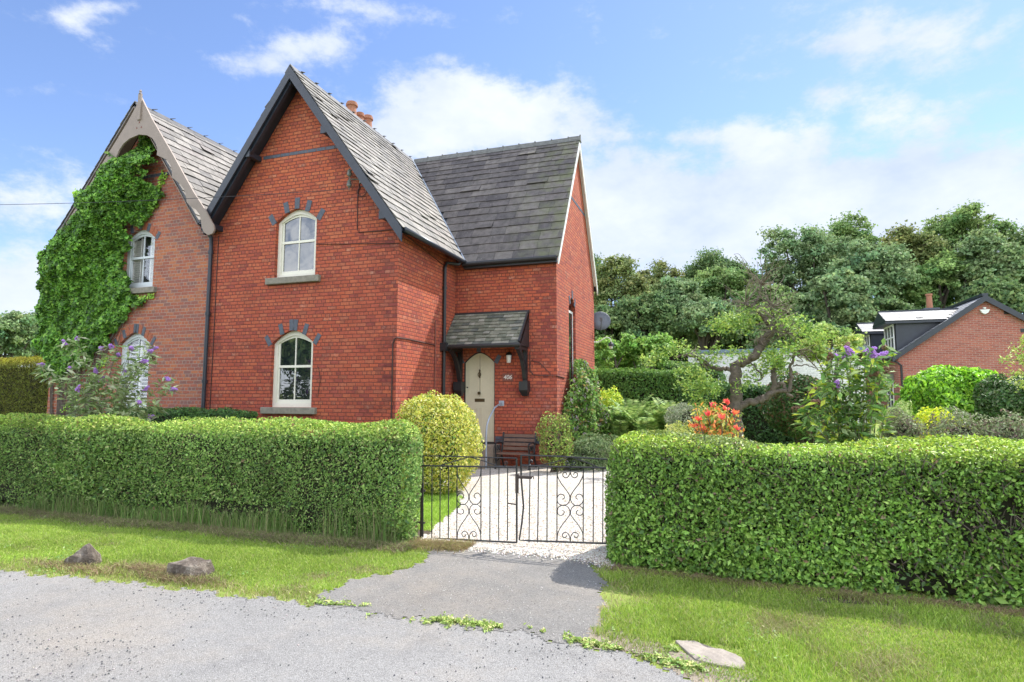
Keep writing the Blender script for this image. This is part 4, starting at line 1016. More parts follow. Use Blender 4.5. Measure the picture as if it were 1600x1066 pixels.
leaves('foliage', P, Nn, sz, PAL_H+[(.12, .09, .05)], LEAF, hl, .58, .8, .2, tint=tt, w=[.22, .2, .18, .12, .14, .10, .04])
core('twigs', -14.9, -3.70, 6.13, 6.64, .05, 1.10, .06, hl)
hr_ = empty('clipped_hedge', (1, 6.2, 0), 'broad clipped hedge right of the iron gates with gaps showing dark twigs', 'hedge')
P, Nn = box_shell(-1.03, 5.2, 0, 1.0, 0.0, 1.205, .2, 140000, 'ftlr', 12, .05, 2.6)
def skew(P):
    P = P.copy(); P[:, 1] += np.interp(P[:, 0], [-1.1, 2.2, 5.2], [5.86, 5.66, 5.35]); 
    P[:, 2] *= np.interp(P[:, 0], [-1.1, 1, 5], [1.0, 1.0, .97]); return P
P = skew(P); P += Nn*rng.uniform(-.13, .02, (len(P), 1))
hole_ = (wav(P, 5.5, 21)+.9*wav(P, 12, 22)+.5*wav(P, 25, 23) > 1.0-.45*np.clip(P[:, 0]/2, 0, 1)+1.2*np.abs(P[:, 2]-.5)) & (Nn[:, 1] < -.5)
keep = ~(hole_ & (rng.random(len(P)) < .86)); P = P[keep]; Nn = Nn[keep]
tt = top_tint(P, 1.19, 1.0, (2.1, 1.6, .95))
grey = (wav(P, 2.4, 31) > .75)[:, None]; tt = np.where(grey & (P[:, 2:3] > .3), tt*np.array([.65, .62, 1.1]), tt)
h2 = wav(P, 6, 25)[:, None]; tt = tt*(1+np.clip(h2, -1, 1)*.13)
sz = .032*np.exp(rng.normal(0, .3, len(P)))*np.interp(P[:, 2], [0, .5, 1.2], [1.35, 1.1, .85])
leaves('foliage', P, Nn, sz, PAL_R+[(.14, .10, .06)], LEAFG, hr_, .52, .75, .35, tint=tt, w=[.27, .25, .18, .15, .12, .03])
mb = MB(); V = [(x, np.interp(x, [-1.1, 2.2, 5.2], [5.86, 5.66, 5.35]), 0) for x in (-.88, 2, 5.05)]
for a, b in zip(V[:-1], V[1:]):
    mb.add([(a[0], a[1]+.17, .03), (b[0], b[1]+.17, .03), (b[0], b[1]+.86, .03), (a[0], a[1]+.86, .03), (a[0], a[1]+.17, 1.08), (b[0], b[1]+.17, 1.08), (b[0], b[1]+.86, 1.08), (a[0], a[1]+.86, 1.08)],
           [(0, 3, 2, 1), (4, 5, 6, 7), (0, 1, 5, 4), (1, 2, 6, 5), (2, 3, 7, 6), (3, 0, 4, 7)])
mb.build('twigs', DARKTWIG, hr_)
mb = MB()
for i in range(900):
    x = rng.uniform(-.9, 3.6); y = np.interp(x, [-1.1, 2.2, 5.2], [5.86, 5.66, 5.35])+rng.uniform(.03, .16); z = rng.uniform(.1, 1.05)
    d = np.array([rng.normal(0, .10), rng.normal(-.02, .03), rng.uniform(.05, .2)])
    mb.tube([(x, y, z), np.array([x, y, z])+d*.5+rng.normal(0, .012, 3), np.array([x, y, z])+d], [.005, .004, .002], 3, cap=False)
mb.build('branches', BARK, hr_)

# garden hedges further back
def hedge(name, label, x0, x1, y0, y1, z0, z1, n, size, pal, faces='ftlr', mat=LEAF, seed=3, tcol=(1.6, 1.4, 1.0), bump=.07, aspect=.55):
    r = empty(name, ((x0+x1)/2, (y0+y1)/2, z0), label, 'hedge')
    P, Nn = box_shell(x0, x1, y0, y1, z0, z1, .22, n, faces, seed, bump); P += Nn*rng.uniform(-.15, .02, (len(P), 1))
    leaves('foliage', P, Nn, size, pal, mat, r, aspect, .75, .2, tint=top_tint(P, z1, 1, tcol))
    ci = .13+bump*.9; core('twigs', x0+ci, x1-ci, y0+ci, y1-ci, z0, z1-ci, .05, r); return r
a = at(935, 580, 18.5); b = at(1085, 583, 18.5)
hedge('clipped_hedge', 'tall dark green clipped hedge beyond the gable wall, behind the ferns', a[0]-1.2, b[0]+.3, 18.3, 19.5, .2, a[2]+.02, 26000, .085, [(.07, .14, .03), (.09, .17, .035), (.05, .11, .025)])
a = at(960, 572, 22)
hedge('low_hedge', 'second hedge top showing above the dark clipped hedge', -4.8, .2, 21.6, 22.6, .3, at(1000, 575, 22)[2]+.12, 9000, .10, [(.05, .10, .03), (.07, .13, .035)], seed=9)
a = at(1065, 600, 15.4); b = at(1262, 600, 15.4)
hedge('camellia_hedge', 'very dark glossy hedge behind the gnarled apple trunk', b[0]-2.9, b[0]+.4, 15.3, 16.3, .2, at(1160, 598, 15.4)[2], 26000, .075, [(.03, .07, .02), (.045, .10, .03), (.07, .14, .045), (.03, .06, .025)], mat=LEAFG, seed=5, tcol=(1.9, 1.6, 1.2), bump=.12)
# yellow green conifer hedge far left
hedge('conifer_hedge', 'yellow green clipped conifer hedge at the far left beside the ivy house', -24, at(76, 600, 11.0)[0], 11.0, 12.4, -.1, at(40, 562, 11.0)[2], 60000, .07, [(.13, .15, .025), (.16, .18, .03), (.09, .10, .02), (.07, .06, .02)], faces='ftr', seed=6, tcol=(2.0, 1.7, .9), aspect=.25)

# ================================================================== SHRUBS
def blob_pts(c, R, n, seed=0, bump=.12, bf=3.0, zmin=None, hemi=False):
    d = unit(rng.normal(0, 1, (n, 3)))
    if hemi: d[:, 2] = np.abs(d[:, 2])*np.where(rng.random(n) < .15, -1, 1)
    R = np.array(R); P = c+d*R*(1+bump*wav(d*1.0, bf, seed)[:, None]+bump*.5*wav(d, bf*2.7, seed+1)[:, None])
    Nn = unit(d/R)
    if zmin is not None: k = P[:, 2] > zmin; P = P[k]; Nn = Nn[k]
    return P, Nn
def twig_fan(mb, base, c, R, n, r0=.012):
    for _ in range(n):
        d = unit(rng.normal(0, 1, 3)); d[2] = abs(d[2])*.8+.1; t = c+d*np.array(R)*.85
        m = (np.array(base)+t)/2+rng.normal(0, .05, 3)*np.array(R)
        mb.tube([np.array(base)+rng.normal(0, .05, 3)*np.array([1, 1, 0]), m, t], [r0, r0*.6, r0*.25], 4, cap=False)
def shrub(name, label, cat, c, R, n, size, pal, mat=LEAF, aspect=.5, bump=.12, seed=0, bf=3.0, depth=.25, w=None, njit=.7, up=.3, group=None, tcol=None, ntwig=30):
    c = np.array(c, float); R = np.array(R, float); gz = float(G(c[0], c[1]))
    o = empty(name, (c[0], c[1], gz), label, cat, group)
    P, Nn = blob_pts(c, R, n, seed, bump, bf, zmin=gz+.02)
    P = c+(P-c)*(1-rng.random((len(P), 1))**1.8*depth)
    tint = None
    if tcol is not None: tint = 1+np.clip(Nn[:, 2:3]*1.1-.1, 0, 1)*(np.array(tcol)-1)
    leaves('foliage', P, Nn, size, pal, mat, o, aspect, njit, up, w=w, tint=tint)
    mb = MB(); twig_fan(mb, (c[0], c[1], gz), c, R, ntwig); mb.build('stems', BARK, o)
    # shaded inner twiggy mass
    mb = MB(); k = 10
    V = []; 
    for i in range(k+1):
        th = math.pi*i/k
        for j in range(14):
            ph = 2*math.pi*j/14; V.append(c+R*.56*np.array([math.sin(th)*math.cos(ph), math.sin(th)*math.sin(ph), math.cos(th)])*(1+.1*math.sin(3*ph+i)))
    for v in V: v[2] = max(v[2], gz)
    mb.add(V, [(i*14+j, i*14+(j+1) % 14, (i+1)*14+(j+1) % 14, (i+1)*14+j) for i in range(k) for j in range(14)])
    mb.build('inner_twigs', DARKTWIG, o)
    return o
def place(px, py, Y, wpx, hpx):
    """ellipsoid centre and radii from the photo box at depth Y"""
    c = at(px, py, Y); s = ppm(c[0], Y); return c, wpx/2/s, hpx/2/s
# golden variegated bush
c, rx, rz = place(684, 676, 9.0, 142, 134)
shrub('golden_bush', 'rounded golden variegated bush behind the end of the left hedge', 'bush', (c[0]-.10, 9.15, .80), (rx-.02, .70, .89), 30000, .050,
      [(.66, .64, .09), (.78, .74, .18), (.38, .48, .07), (.16, .27, .045), (.85, .80, .34)], LEAFG, .48, .11, 4, 5.5, .32, w=[.3, .25, .17, .15, .13], njit=.9)
# shrub left of climber, against the corner
c, rx, rz = place(866, 690, 11.9, 46, 74)
shrub('privet_shrub', 'small loose yellow green shrub with bare brown patch at the wing corner beside the bench', 'shrub', (c[0], 12.0, c[2]), (rx+.05, .35, rz), 5200, .055, [(.17, .26, .05), (.26, .33, .07), (.11, .15, .04), (.15, .09, .05)], seed=3, bump=.34)
# low spreading conifer like shrub
c, rx, rz = place(908, 712, 12.4, 74, 62)
shrub('spreading_shrub', 'low sprawling grey green shrub spilling onto the gravel at the foot of the climber', 'shrub', (c[0]-.02, 12.7, .32), (rx+.12, .7, .50), 9500, .085, [(.10, .15, .06), (.15, .20, .085), (.06, .10, .04), (.20, .24, .12)], aspect=.22, seed=8, bump=.26, up=.1)
# climber on the gable wall
cl = empty('climbing_plant', (XG+.2, 13.6, .15), 'tall climbing clematis against the sunny gable wall below the lancet window', 'climber')
n = 21000; yy = rng.normal(0, 1, n); z = rng.random(n)**.85*2.35+.12
wid = np.interp(z, [0, .6, 1.4, 2.0, 2.5], [1.35, 1.3, 1.15, .75, .2]); y = np.interp(z, [0, 2.5], [14.4, 14.1])+np.clip(yy*.5, -1, 1)*wid
dep = .66*(1-np.abs(y-14.3)/1.7)*np.interp(z, [0, 1.5, 2.1, 2.5], [1, .95, .7, .3])*(1+.45*wav(np.stack([y, y, z], 1), 4, 6))
P = np.stack([XG+.03+np.abs(dep)*(.4+.6*rng.random(n))+.06*wav(np.stack([y, y, z], 1), 5, 4), y, z], 1)
Nn = np.tile([.9, -.4, .3], (n, 1))
P += rng.normal(0, 1, (len(P), 3))*np.array([.05, .06, .06])*(.3+np.clip(wav(P, 3.1, 7), 0, 1)[:, None]*1.6)
P[:, 0] = np.maximum(P[:, 0], XG+.01)
leaves('foliage', P, Nn, .075*np.exp(rng.normal(0, .3, n)), [(.10, .19, .04), (.16, .27, .05), (.07, .12, .035), (.22, .30, .09), (.25, .2, .2), (.24, .16, .06)], LEAF, cl, .55, .8, .1, w=[.27, .25, .2, .14, .08, .06])
mb = MB()
for i in range(14):
    y0 = 13.6+rng.uniform(0, .7); mb.tube([(XG+.1, y0, .1), (XG+.08, y0+rng.normal(0, .15), .9), (XG+.06, 14+rng.normal(0, .3), 1.9)], [.012, .009, .004], 4)
mb.build('stems', BARK, cl)
m = 36; mb = MB()
for i in range(m):
    k = rng.integers(0, n); p = P[k]+[.05, -.03, 0]; mb.obox(p, (0, 1, 0), (0, 0, 1), (1, 0, 0), .022, .022, .006)
mb.build('flowers', plain('pale_clematis', (.30, .24, .36), .7), cl)
# right hand garden
c, rx, rz = place(944, 655, 16.2, 40, 84)
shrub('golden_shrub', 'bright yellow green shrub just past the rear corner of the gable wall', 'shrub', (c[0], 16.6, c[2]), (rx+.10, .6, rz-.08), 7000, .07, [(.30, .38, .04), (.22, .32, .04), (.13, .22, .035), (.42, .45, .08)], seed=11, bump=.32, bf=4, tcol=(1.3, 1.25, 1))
# ferns
def fern(root, c, L, nf, seed):
    r = np.random.default_rng(seed); Ps = []; Ns = []; Ds = []; Sz = []; mb = MB()
    for k in range(nf):
        a = r.uniform(0, 6.28); el = r.uniform(1.15, 1.65); l = L*r.uniform(.7, 1.1)
        pts = []; p = np.array(c, float); 
        for s in range(14):
            e = el-s*.07; p = p+np.array([math.cos(a)*math.cos(e), math.sin(a)*math.cos(e), math.sin(e)])*l/14; pts.append(p.copy())
        mb.tube(pts[::3], [.006, .005, .004, .003, .002][:len(pts[::3])], 3, cap=False)
        side = np.array([-math.sin(a), math.cos(a), 0])
        for s in range(2, 14):
            pl_ = .16*L*math.sin(math.pi*(s-.6)/14)**.7+.02
            for sg in (-1, 1):
                d = unit(side*sg+(pts[s]-pts[s-1])/l*4*.6); Ps.append(pts[s]+d*pl_/2); Ds.append(d); Ns.append(unit(np.cross(d, unit(pts[s]-pts[s-1]))*sg)); Sz.append(pl_*1.1)
                Ps.append((pts[s]+pts[s-1])/2+d*pl_/2); Ds.append(d); Ns.append(unit(np.cross(d, unit(pts[s]-pts[s-1]))*sg)); Sz.append(pl_*1.05)
    leaves('fronds', np.array(Ps), np.array(Ns, float), np.array(Sz), [(.15, .23, .06), (.22, .30, .09), (.09, .15, .04)], LEAF, root, .34, .12, 0, dirs=np.array(Ds))
    mb.build('stalks', plain('fern_stalk', (.2, .2, .07), .7), root)
for i, (px, py, Y) in enumerate(((968, 672, 14.8), (990, 668, 15.4), (1012, 670, 14.6), (1034, 664, 15.6), (1055, 668, 14.9), (978, 655, 16.4), (1018, 655, 16.6))):
    c = at(px, py, Y); gz = float(G(c[0], Y))
    r = empty('fern', (c[0], Y, gz), 'green fern in the bed in front of the dark clipped hedge', 'fern', 'ferns in the bed beyond the gable wall')
    fern(r, (c[0], Y, gz+.10), 1.28+.12*(i % 3), 15, 50+i)
c, rx, rz = place(1075, 652, 13.4, 56, 36)
shrub('silver_shrub', 'small grey green silvery shrub left of the red tipped bush', 'shrub', (c[0], 13.4, c[2]-.15), (rx+.05, .5, rz+.2), 5500, .05, [(.20, .23, .15), (.27, .29, .2), (.14, .17, .10)], seed=12, bump=.2)
c, rx, rz = place(1058, 676, 10.2, 60, 30)
shrub('yellow_flowered_shrub', 'pale yellow green low shrub at the foot of the red tipped bush', 'shrub', (c[0]+.06, 10.2, c[2]-.3), (rx, .35, rz+.3), 4200, .045, [(.30, .33, .08), (.40, .40, .14), (.18, .24, .06)], seed=13, bump=.3)
# photinia
c, rx, rz = place(1118, 655, 9.6, 74, 58); gz = float(G(c[0], 9.6))
ph = empty('photinia_bush', (c[0], 9.6, gz), 'bush with bright red and orange young leaves above the right hedge', 'bush')
tops = [(1137, 632), (1148, 648), (1120, 644), (1106, 650), (1092, 658), (1085, 668), (1128, 655), (1140, 664), (1110, 664), (1152, 672), (1098, 672), (1125, 668), (1115, 636), (1132, 642)]
Ps = []; Ds = []; mb = MB(); Nn = []
for (tx_, ty_) in tops:
    e = at(tx_, ty_, 9.6+rng.uniform(-.25, .25)); mb.tube([(c[0]+rng.normal(0, .08), 9.6, gz), (np.array([c[0], 9.6, gz])+e)/2+rng.normal(0, .05, 3), e], [.012, .009, .005], 4)
    for k in range(11):
        d = unit(np.array([rng.normal(0, .55), rng.normal(0, .55), .75])); Ps.append(e+d*.045); Ds.append(d); Nn.append(unit(np.cross(d, rng.normal(0, 1, 3))))
V = leaves('red_leaves', np.array(Ps), np.array(Nn), rng.uniform(.08, .125, len(Ps)), [(.62, .10, .085), (.68, .14, .10), (.60, .20, .07), (.52, .07, .08)], LEAFG, ph, .42, .2, 0, dirs=np.array(Ds))
P, Nb = blob_pts(np.array([c[0], 9.65, c[2]-.12]), np.array([rx+.05, .3, rz+.12]), 1500, 4, .2, zmin=gz); P = np.array([c[0], 9.65, c[2]-.1])+(P-np.array([c[0], 9.65, c[2]-.1]))*rng.uniform(.4, 1, (len(P), 1))
leaves('green_leaves', P, Nb, .075, [(.12, .2, .04), (.2, .28, .06), (.42, .42, .1), (.5, .28, .06), (.6, .2, .07)], LEAFG, ph, .42, .8, .6); mb.build('stems', BARK, ph)

# buddleias: arching stems, long leaves, flower spikes
def buddleia(label, c, heads, base_r, n_extra, pal, leafL, flower, brown, stemcol, Rxyz, seed):
    r = np.random.default_rng(seed); gz = float(G(c[0], c[1])); base = np.array([c[0], c[1], gz])
    root = empty('butterfly_bush', tuple(base), label, 'shrub')
    mb = MB(); Ps = []; Ns = []; Ds = []; Sz = []; spikes = []; tips = list(heads)
    for _ in range(n_extra):
        d = unit(r.normal(0, 1, 3)); d[2] = abs(d[2]); tips.append((base+np.array([0, 0, Rxyz[2]*.35])+d*np.array([Rxyz[0], Rxyz[1], Rxyz[2]*.62])*r.uniform(.45, 1.0), 0))
    for e, kind in tips:
        e = np.array(e, float); b0 = base+r.normal(0, base_r, 3)*np.array([1, 1, 0])
        mid = b0*.45+e*.55; mid[2] = max(mid[2], b0[2]+(e[2]-b0[2])*.72)
        pts = smooth_path([b0, (b0+mid)/2+r.normal(0, .02, 3), mid, e], 6)
        mb.tube(pts, list(np.linspace(.012, .0035, len(pts))), 4, cap=False)
        for k in range(4, len(pts)):
            t = unit(pts[k]-pts[k-1])
            for sg in range(6):
                d = unit(np.cross(t, r.normal(0, 1, 3))*.9+t*.45+np.array([0, 0, -.22])); L = leafL*r.uniform(.6, 1.15)
                Ps.append(pts[k]+d*L*.5+r.normal(0, .02, 3)); Ds.append(d); Ns.append(unit(np.array([0, 0, 1.])+.35*r.normal(0, 1, 3))); Sz.append(L)
        if kind:
            t = unit(pts[-1]-pts[-3]); t = unit(t+np.array([r.normal(0, .5), r.normal(0, .3), -.55])); L = .12*r.uniform(.7, 1.3) if kind == 1 else .13
            tgt = MB(); m = 60
            for _ in range(m):
                s = r.random(); rr = .034*(1-s)**.6+.006; o_ = unit(np.cross(t, r.normal(0, 1, 3)))
                p = e+t*s*L+o_*rr*r.uniform(.5, 1)+np.array([0, 0, -.10*s*s*L]); tgt.obox(p, o_, t, np.cross(o_, t), .008, .008, .007)
            spikes.append((tgt, kind))
    leaves('foliage', np.array(Ps), np.array(Ns), np.array(Sz), pal, LEAF, root, .30, .45, 0, dirs=np.array(Ds), fold=.10)
    mb.build('stems', stemcol, root)
    for sp_, kd in spikes: sp_.build('flower_spike' if kd == 1 else 'seed_head', flower if kd == 1 else brown, root)
PURP = plain('purple_florets', (.44, .22, .60), .7, .3, 40); BROWNF = plain('faded_florets', (.20, .11, .065), .8, .3, 30)
STG = plain('green_stem', (.17, .18, .09), .8, .2, 20)
hd = [(120, 530, 1), (103, 540, 1), (68, 570, 1), (160, 545, 1), (175, 543, 1), (205, 545, 1), (233, 550, 1), (222, 565, 1), (240, 560, 2), (110, 580, 1), (150, 583, 1), (155, 596, 1), (120, 612, 1), (196, 585, 1), (215, 572, 2),
      (260, 592, 1), (265, 608, 1), (225, 612, 1), (215, 628, 1), (130, 560, 2), (185, 556, 1), (237, 545, 1), (156, 632, 1), (230, 652, 1), (95, 590, 0), (60, 580, 0), (180, 600, 0), (250, 640, 0)]
hd = [(at(x, y, 7.75+rng.uniform(-.35, .35)), k) for x, y, k in hd]
c = at(160, 660, 7.75)
buddleia('large arching buddleia with purple flower spikes in front of the ivy house', c, hd, .14, 150, [(.19, .25, .10), (.26, .31, .15), (.13, .19, .06), (.33, .37, .22)], .17, PURP, BROWNF, STG, (.85, .5, 1.35), 5)
hd = [(1330, 553, 1), (1342, 556, 1), (1322, 562, 1), (1352, 552, 1), (1310, 562, 1), (1372, 558, 1), (1306, 606, 1), (1385, 545, 2), (1375, 566, 2), (1322, 545, 2), (1345, 565, 2), (1298, 560, 2), (1380, 580, 2), (1264, 616, 2), (1255, 640, 2),
      (1365, 560, 1), (1288, 575, 0), (1275, 600, 0), (1262, 650, 0), (1258, 665, 0), (1395, 600, 0), (1300, 590, 0), (1285, 630, 2), (1360, 590, 2)]
hd = [(at(x, y, 8.2+rng.uniform(-.3, .3)), k) for x, y, k in hd]
c = at(1330, 690, 8.2)
buddleia('tall leggy buddleia with few mauve blooms and brown seed heads above the right hedge', c, hd, .12, 150, [(.10, .19, .045), (.15, .25, .06), (.22, .29, .13), (.08, .14, .04), (.30, .36, .04)], .16, PURP, BROWNF, STG, (.72, .5, 1.15), 6)
# laurel dome, yellow shrub, grey shrubs, dark shrub
c, rx, rz = place(1500, 622, 11.5, 150, 100)
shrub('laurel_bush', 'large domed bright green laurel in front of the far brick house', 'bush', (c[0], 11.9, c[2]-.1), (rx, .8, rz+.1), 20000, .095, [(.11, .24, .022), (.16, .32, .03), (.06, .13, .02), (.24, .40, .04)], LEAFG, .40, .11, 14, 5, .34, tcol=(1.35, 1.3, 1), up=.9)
c, rx, rz = place(1460, 655, 9.4, 74, 34)
shrub('yellow_shrub', 'low bright yellow spindle shrub below the laurel dome', 'shrub', (c[0], 9.4, c[2]-.2), (rx, .3, rz+.17), 4200, .045, [(.50, .50, .03), (.40, .44, .03), (.24, .32, .03)], LEAF, .5, .2, 15, 3, .3, up=1.2)
for i, (px, py, Y, w_, h_, lab) in enumerate(((1410, 664, 8.7, 70, 50, 'pale grey green low shrub between the tall buddleia and the yellow shrub'), (1500, 668, 8.3, 90, 46, 'twiggy grey green low shrub directly under the yellow shrub and laurel dome'),
                                         (1572, 668, 8.2, 90, 44, 'grey green low shrub at the right edge behind the right hedge'), (1405, 652, 9.6, 44, 40, 'variegated pale shrub right beside the tall buddleia'))):
    c, rx, rz = place(px, py, Y, w_, h_)
    shrub('grey_shrub', lab, 'shrub', (c[0], Y, c[2]-.25), (rx, .35, rz+.25), 6500, .04, [(.17, .21, .10), (.23, .26, .14), (.11, .14, .06), (.14, .10, .08)] if i < 3 else [(.25, .32, .10), (.36, .40, .18), (.15, .23, .06)], LEAF, .4, .22, 20+i, 4, .4, up=.6)
c, rx, rz = place(1592, 625, 10.6, 80, 80)
shrub('dark_shrub', 'dark green shrub at the right edge beside the laurel dome', 'shrub', (c[0], 11, c[2]-.1), (rx, .5, rz+.1), 8000, .07, [(.035, .08, .02), (.06, .12, .03), (.10, .13, .06)], LEAFG, .4, .18, 30, 3, .3)
c, rx, rz = place(1250, 628, 13.6, 110, 100)
shrub('rhododendron_bush', 'dark broad leaved bush behind the tall buddleia, below the white building', 'bush', (c[0]+.2, 14.2, c[2]-.1), (rx, .7, rz+.05), 11000, .085, [(.03, .075, .02), (.05, .11, .03), (.09, .15, .05), (.13, .08, .05)], LEAFG, .38, .2, 31, 3, .3)
# low cotoneaster strip below the facade
P = []; 
co = empty('low_hedge', (-9.2, 9.5, 0), 'low spreading green shrub along the foot of the front wall by the downpipe', 'hedge')
a = at(205, 640, 9.3); b = at(378, 640, 9.3)
P, Nn = box_shell(a[0]-.8, b[0], 9.25, 9.9, 0, at(300, 642, 9.3)[2]+.03, .15, 26000, 'ftr', 33, .07); leaves('foliage', P+Nn*rng.uniform(-.12, .05, (len(P), 1)), Nn, .05, [(.055, .12, .03), (.08, .16, .04), (.04, .08, .03)], LEAF, co, .5, .8, .2)
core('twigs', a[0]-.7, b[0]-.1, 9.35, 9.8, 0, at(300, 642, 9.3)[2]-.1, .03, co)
# young sapling at the right edge
sp = empty('sapling', tuple(at(1640, 700, 9.0)*np.array([1, 1, 0])), 'thin light leaved sapling reaching in at the right edge', 'tree')
Ps = []; mb = MB(); b0 = at(1640, 690, 9.0); b0[2] = 0.05
mb.tube([b0, at(1636, 600, 9.0), at(1632, 500, 9.0)], [.03, .02, .008], 5)
for (x, y) in ((1568, 562), (1582, 545), (1575, 585), (1590, 600), (1595, 560), (1600, 530)):
    e = at(x, y, 9.0+rng.uniform(-.2, .2)); s = at(1636, y+20, 9.0); pts = smooth_path([s, (s+e)/2+np.array([0, 0, .05]), e], 6); mb.tube(pts, list(np.linspace(.009, .002, len(pts))), 3)
    for p in pts[3:]:
        for _ in range(9): Ps.append(p+rng.normal(0, .035, 3))
leaves('foliage', np.array(Ps), np.tile([0, -.3, 1.], (len(Ps), 1)), .055, [(.28, .34, .08), (.36, .38, .12), (.2, .27, .06)], LEAF, sp, .4, .8, 0); mb.build('stem', BARK, sp)

# ================================================================== IVY
iv = empty('ivy', (-14, 9.8, 0), 'dense green ivy covering the left half of the neighbouring gable', 'ivy')
ivp = [(203, 204), (232, 206), (244, 226), (243, 262), (232, 268), (240, 285), (250, 300), (236, 322), (228, 345), (206, 352), (196, 372), (193, 440), (204, 462), (230, 466), (200, 478), (192, 500), (176, 512), (170, 532), (150, 548), (134, 562), (100, 585), (78, 590),
       (66, 560), (60, 530), (58, 490), (64, 452), (76, 432), (62, 408), (62, 400), (89, 368), (100, 353), (115, 342), (126, 334), (128, 310), (148, 298), (149, 280), (163, 262), (181, 248), (182, 230), (192, 215)]
ipoly = [tuple(at(x, y, YF-.1)[[0, 2]]) for x, y in ivp]
xs_ = [p[0] for p in ipoly]; zs_ = [p[1] for p in ipoly]
m = 95000; X = rng.uniform(min(xs_)-.1, max(xs_)+.1, m); Z = rng.uniform(min(zs_)-.1, max(zs_)+.1, m)
jx = X+.10*np.sin(Z*7)+.06*np.sin(Z*19+X*9)+rng.normal(0, .03, m); jz = Z+.08*np.sin(X*8)+rng.normal(0, .03, m)
k = inpoly(jx, jz, ipoly); X, Z = X[k], Z[k]
P = np.stack([X, np.zeros(len(X)), Z], 1); hgt = .14+.03*wav(P, 2.4, 41)+.045*wav(P, 6.5, 42)+.045*wav(P, 15, 43)
wcl = (np.abs(X-(-13.0)) < .0)
dpt = rng.random(len(X))**.5
P[:, 1] = YF-.02-np.clip(hgt, .05, .35)*dpt
ov = [(170, 236), (178, 262), (172, 300), (160, 330), (140, 352), (120, 380), (112, 420), (60, 425), (60, 398), (85, 370), (102, 352), (115, 340), (124, 330), (120, 312), (128, 302), (148, 298), (149, 280), (163, 262), (172, 250)]
opoly = [tuple(at(x, y, BY-.06)[[0, 2]]) for x, y in ov]
mo = 26000; Xo = rng.uniform(-15.4, -12.6, mo); Zo = rng.uniform(4.3, 7.8, mo); ko = inpoly(Xo+rng.normal(0, .03, mo)+.05*np.sin(Zo*17), Zo+rng.normal(0, .03, mo), opoly); Xo, Zo = Xo[ko], Zo[ko]
Po = np.stack([Xo, Xo*0, Zo], 1); Po[:, 1] = BY+.02-(.10+.05*wav(Po, 5, 44))*rng.random(len(Xo))**.5
bx_ = X-(axn-(NAZ-Z)/1.27)        # keep the recessed ivy under the roof
P[:, 1] -= .42*np.clip(1-(bx_-.85)/.95, 0, 1)*np.clip((7.35-Z)/.5, 0, 1)*np.clip((Z-3.6)/1.0, 0, 1)
P = P[bx_ > .22]; P = np.concatenate([P, Po])
Nn = np.tile([0.15, -1, .45], (len(P), 1))
ivt = 1+.14*wav(P, 5, 46)[:, None]+.18*wav(P, 16, 47)[:, None]
leaves('foliage', P, Nn, .078*np.exp(rng.normal(0, .25, len(P))), [(.075, .17, .022), (.105, .22, .028), (.05, .115, .018), (.15, .27, .04), (.03, .07, .014)], LEAFG, iv, .85, .55, -.6, fold=.15, w=[.25, .24, .2, .12, .19], tint=ivt)
Ps = []; mb = MB()
for tr in ([(245, 320), (243, 300), (252, 285), (256, 272)], [(232, 330), (240, 318), (243, 300)], [(205, 462), (220, 466), (238, 462)], [(120, 300), (118, 304), (122, 310)], [(165, 560), (150, 580), (140, 600), (120, 620), (100, 640)]):
    pts = smooth_path([at(x, y, YF-.03) for x, y in tr], 8); mb.tube(pts, .006, 4)
    for p in pts:
        for _ in range(5): Ps.append(p+rng.normal(0, .045, 3)*np.array([1, .3, 1]))
P2 = np.array(Ps); P2[:, 1] = np.minimum(P2[:, 1], YF-.02)
leaves('young_shoots', P2, np.tile([0, -1., .4], (len(P2), 1)), .07, [(.17, .32, .035), (.25, .38, .05)], LEAFG, iv, .85, .4, -.5)
for i in range(40):
    x0 = rng.uniform(-15.0, -13.6); mb.tube([(x0, YF-.02, 0), (x0+rng.normal(0, .2), YF-.03, 1.8), (x0+rng.normal(.4, .4), YF-.03, 3.5)], [.02, .014, .008], 4)
mb.build('stems', BARK, iv)
# ================================================================== GNARLED APPLE TREE
ap = empty('apple_tree', (at(1150, 665, 12.6)[0], 12.6, .1), 'old gnarled leaning apple tree with crooked limbs in the garden behind the right hedge', 'tree')
def pth(pts, Y=12.6): return [at(p[0], p[1], Y+(p[2] if len(p) > 2 else 0)) for p in pts]
mb = MB()
def limb(pts, r0, r1, n=9, jit=.012):
    p = smooth_path(pth(pts), 5); p = [v+rng.normal(0, jit, 3) for v in p]
    rs = list(np.linspace(r0, r1, len(p))*(1+.07*rng.normal(0, 1, len(p)))); mb.tube(p, rs, n, cap=True); return p
tr0 = limb([(1152, 735), (1151, 665), (1150, 640), (1151, 610), (1149, 585), (1148, 572)], .125, .10)
limb([(1148, 580), (1152, 570), (1168, 563), (1182, 553), (1190, 540), (1196, 528), (1205, 520), (1210, 512)], .095, .07)
limb([(1152, 640), (1165, 630), (1185, 625), (1200, 618), (1208, 610), (1210, 590), (1208, 565, .1)], .075, .045)
limb([(1200, 617), (1218, 610), (1232, 612), (1236, 590), (1235, 570), (1242, 555)], .045, .022)
limb([(1210, 606), (1222, 600), (1230, 612), (1238, 620)], .04, .03)
limb([(1149, 578), (1138, 577), (1125, 576), (1112, 575), (1104, 568), (1095, 560), (1085, 556), (1070, 556), (1055, 558)], .05, .018)
limb([(1112, 574), (1100, 572), (1088, 560)], .03, .015)
limb([(1210, 514), (1200, 505), (1192, 495), (1182, 484), (1172, 478), (1163, 474)], .06, .03)
limb([(1172, 478), (1182, 470), (1188, 455), (1190, 440)], .025, .010)
limb([(1206, 516), (1212, 500), (1205, 485), (1200, 470)], .03, .012)
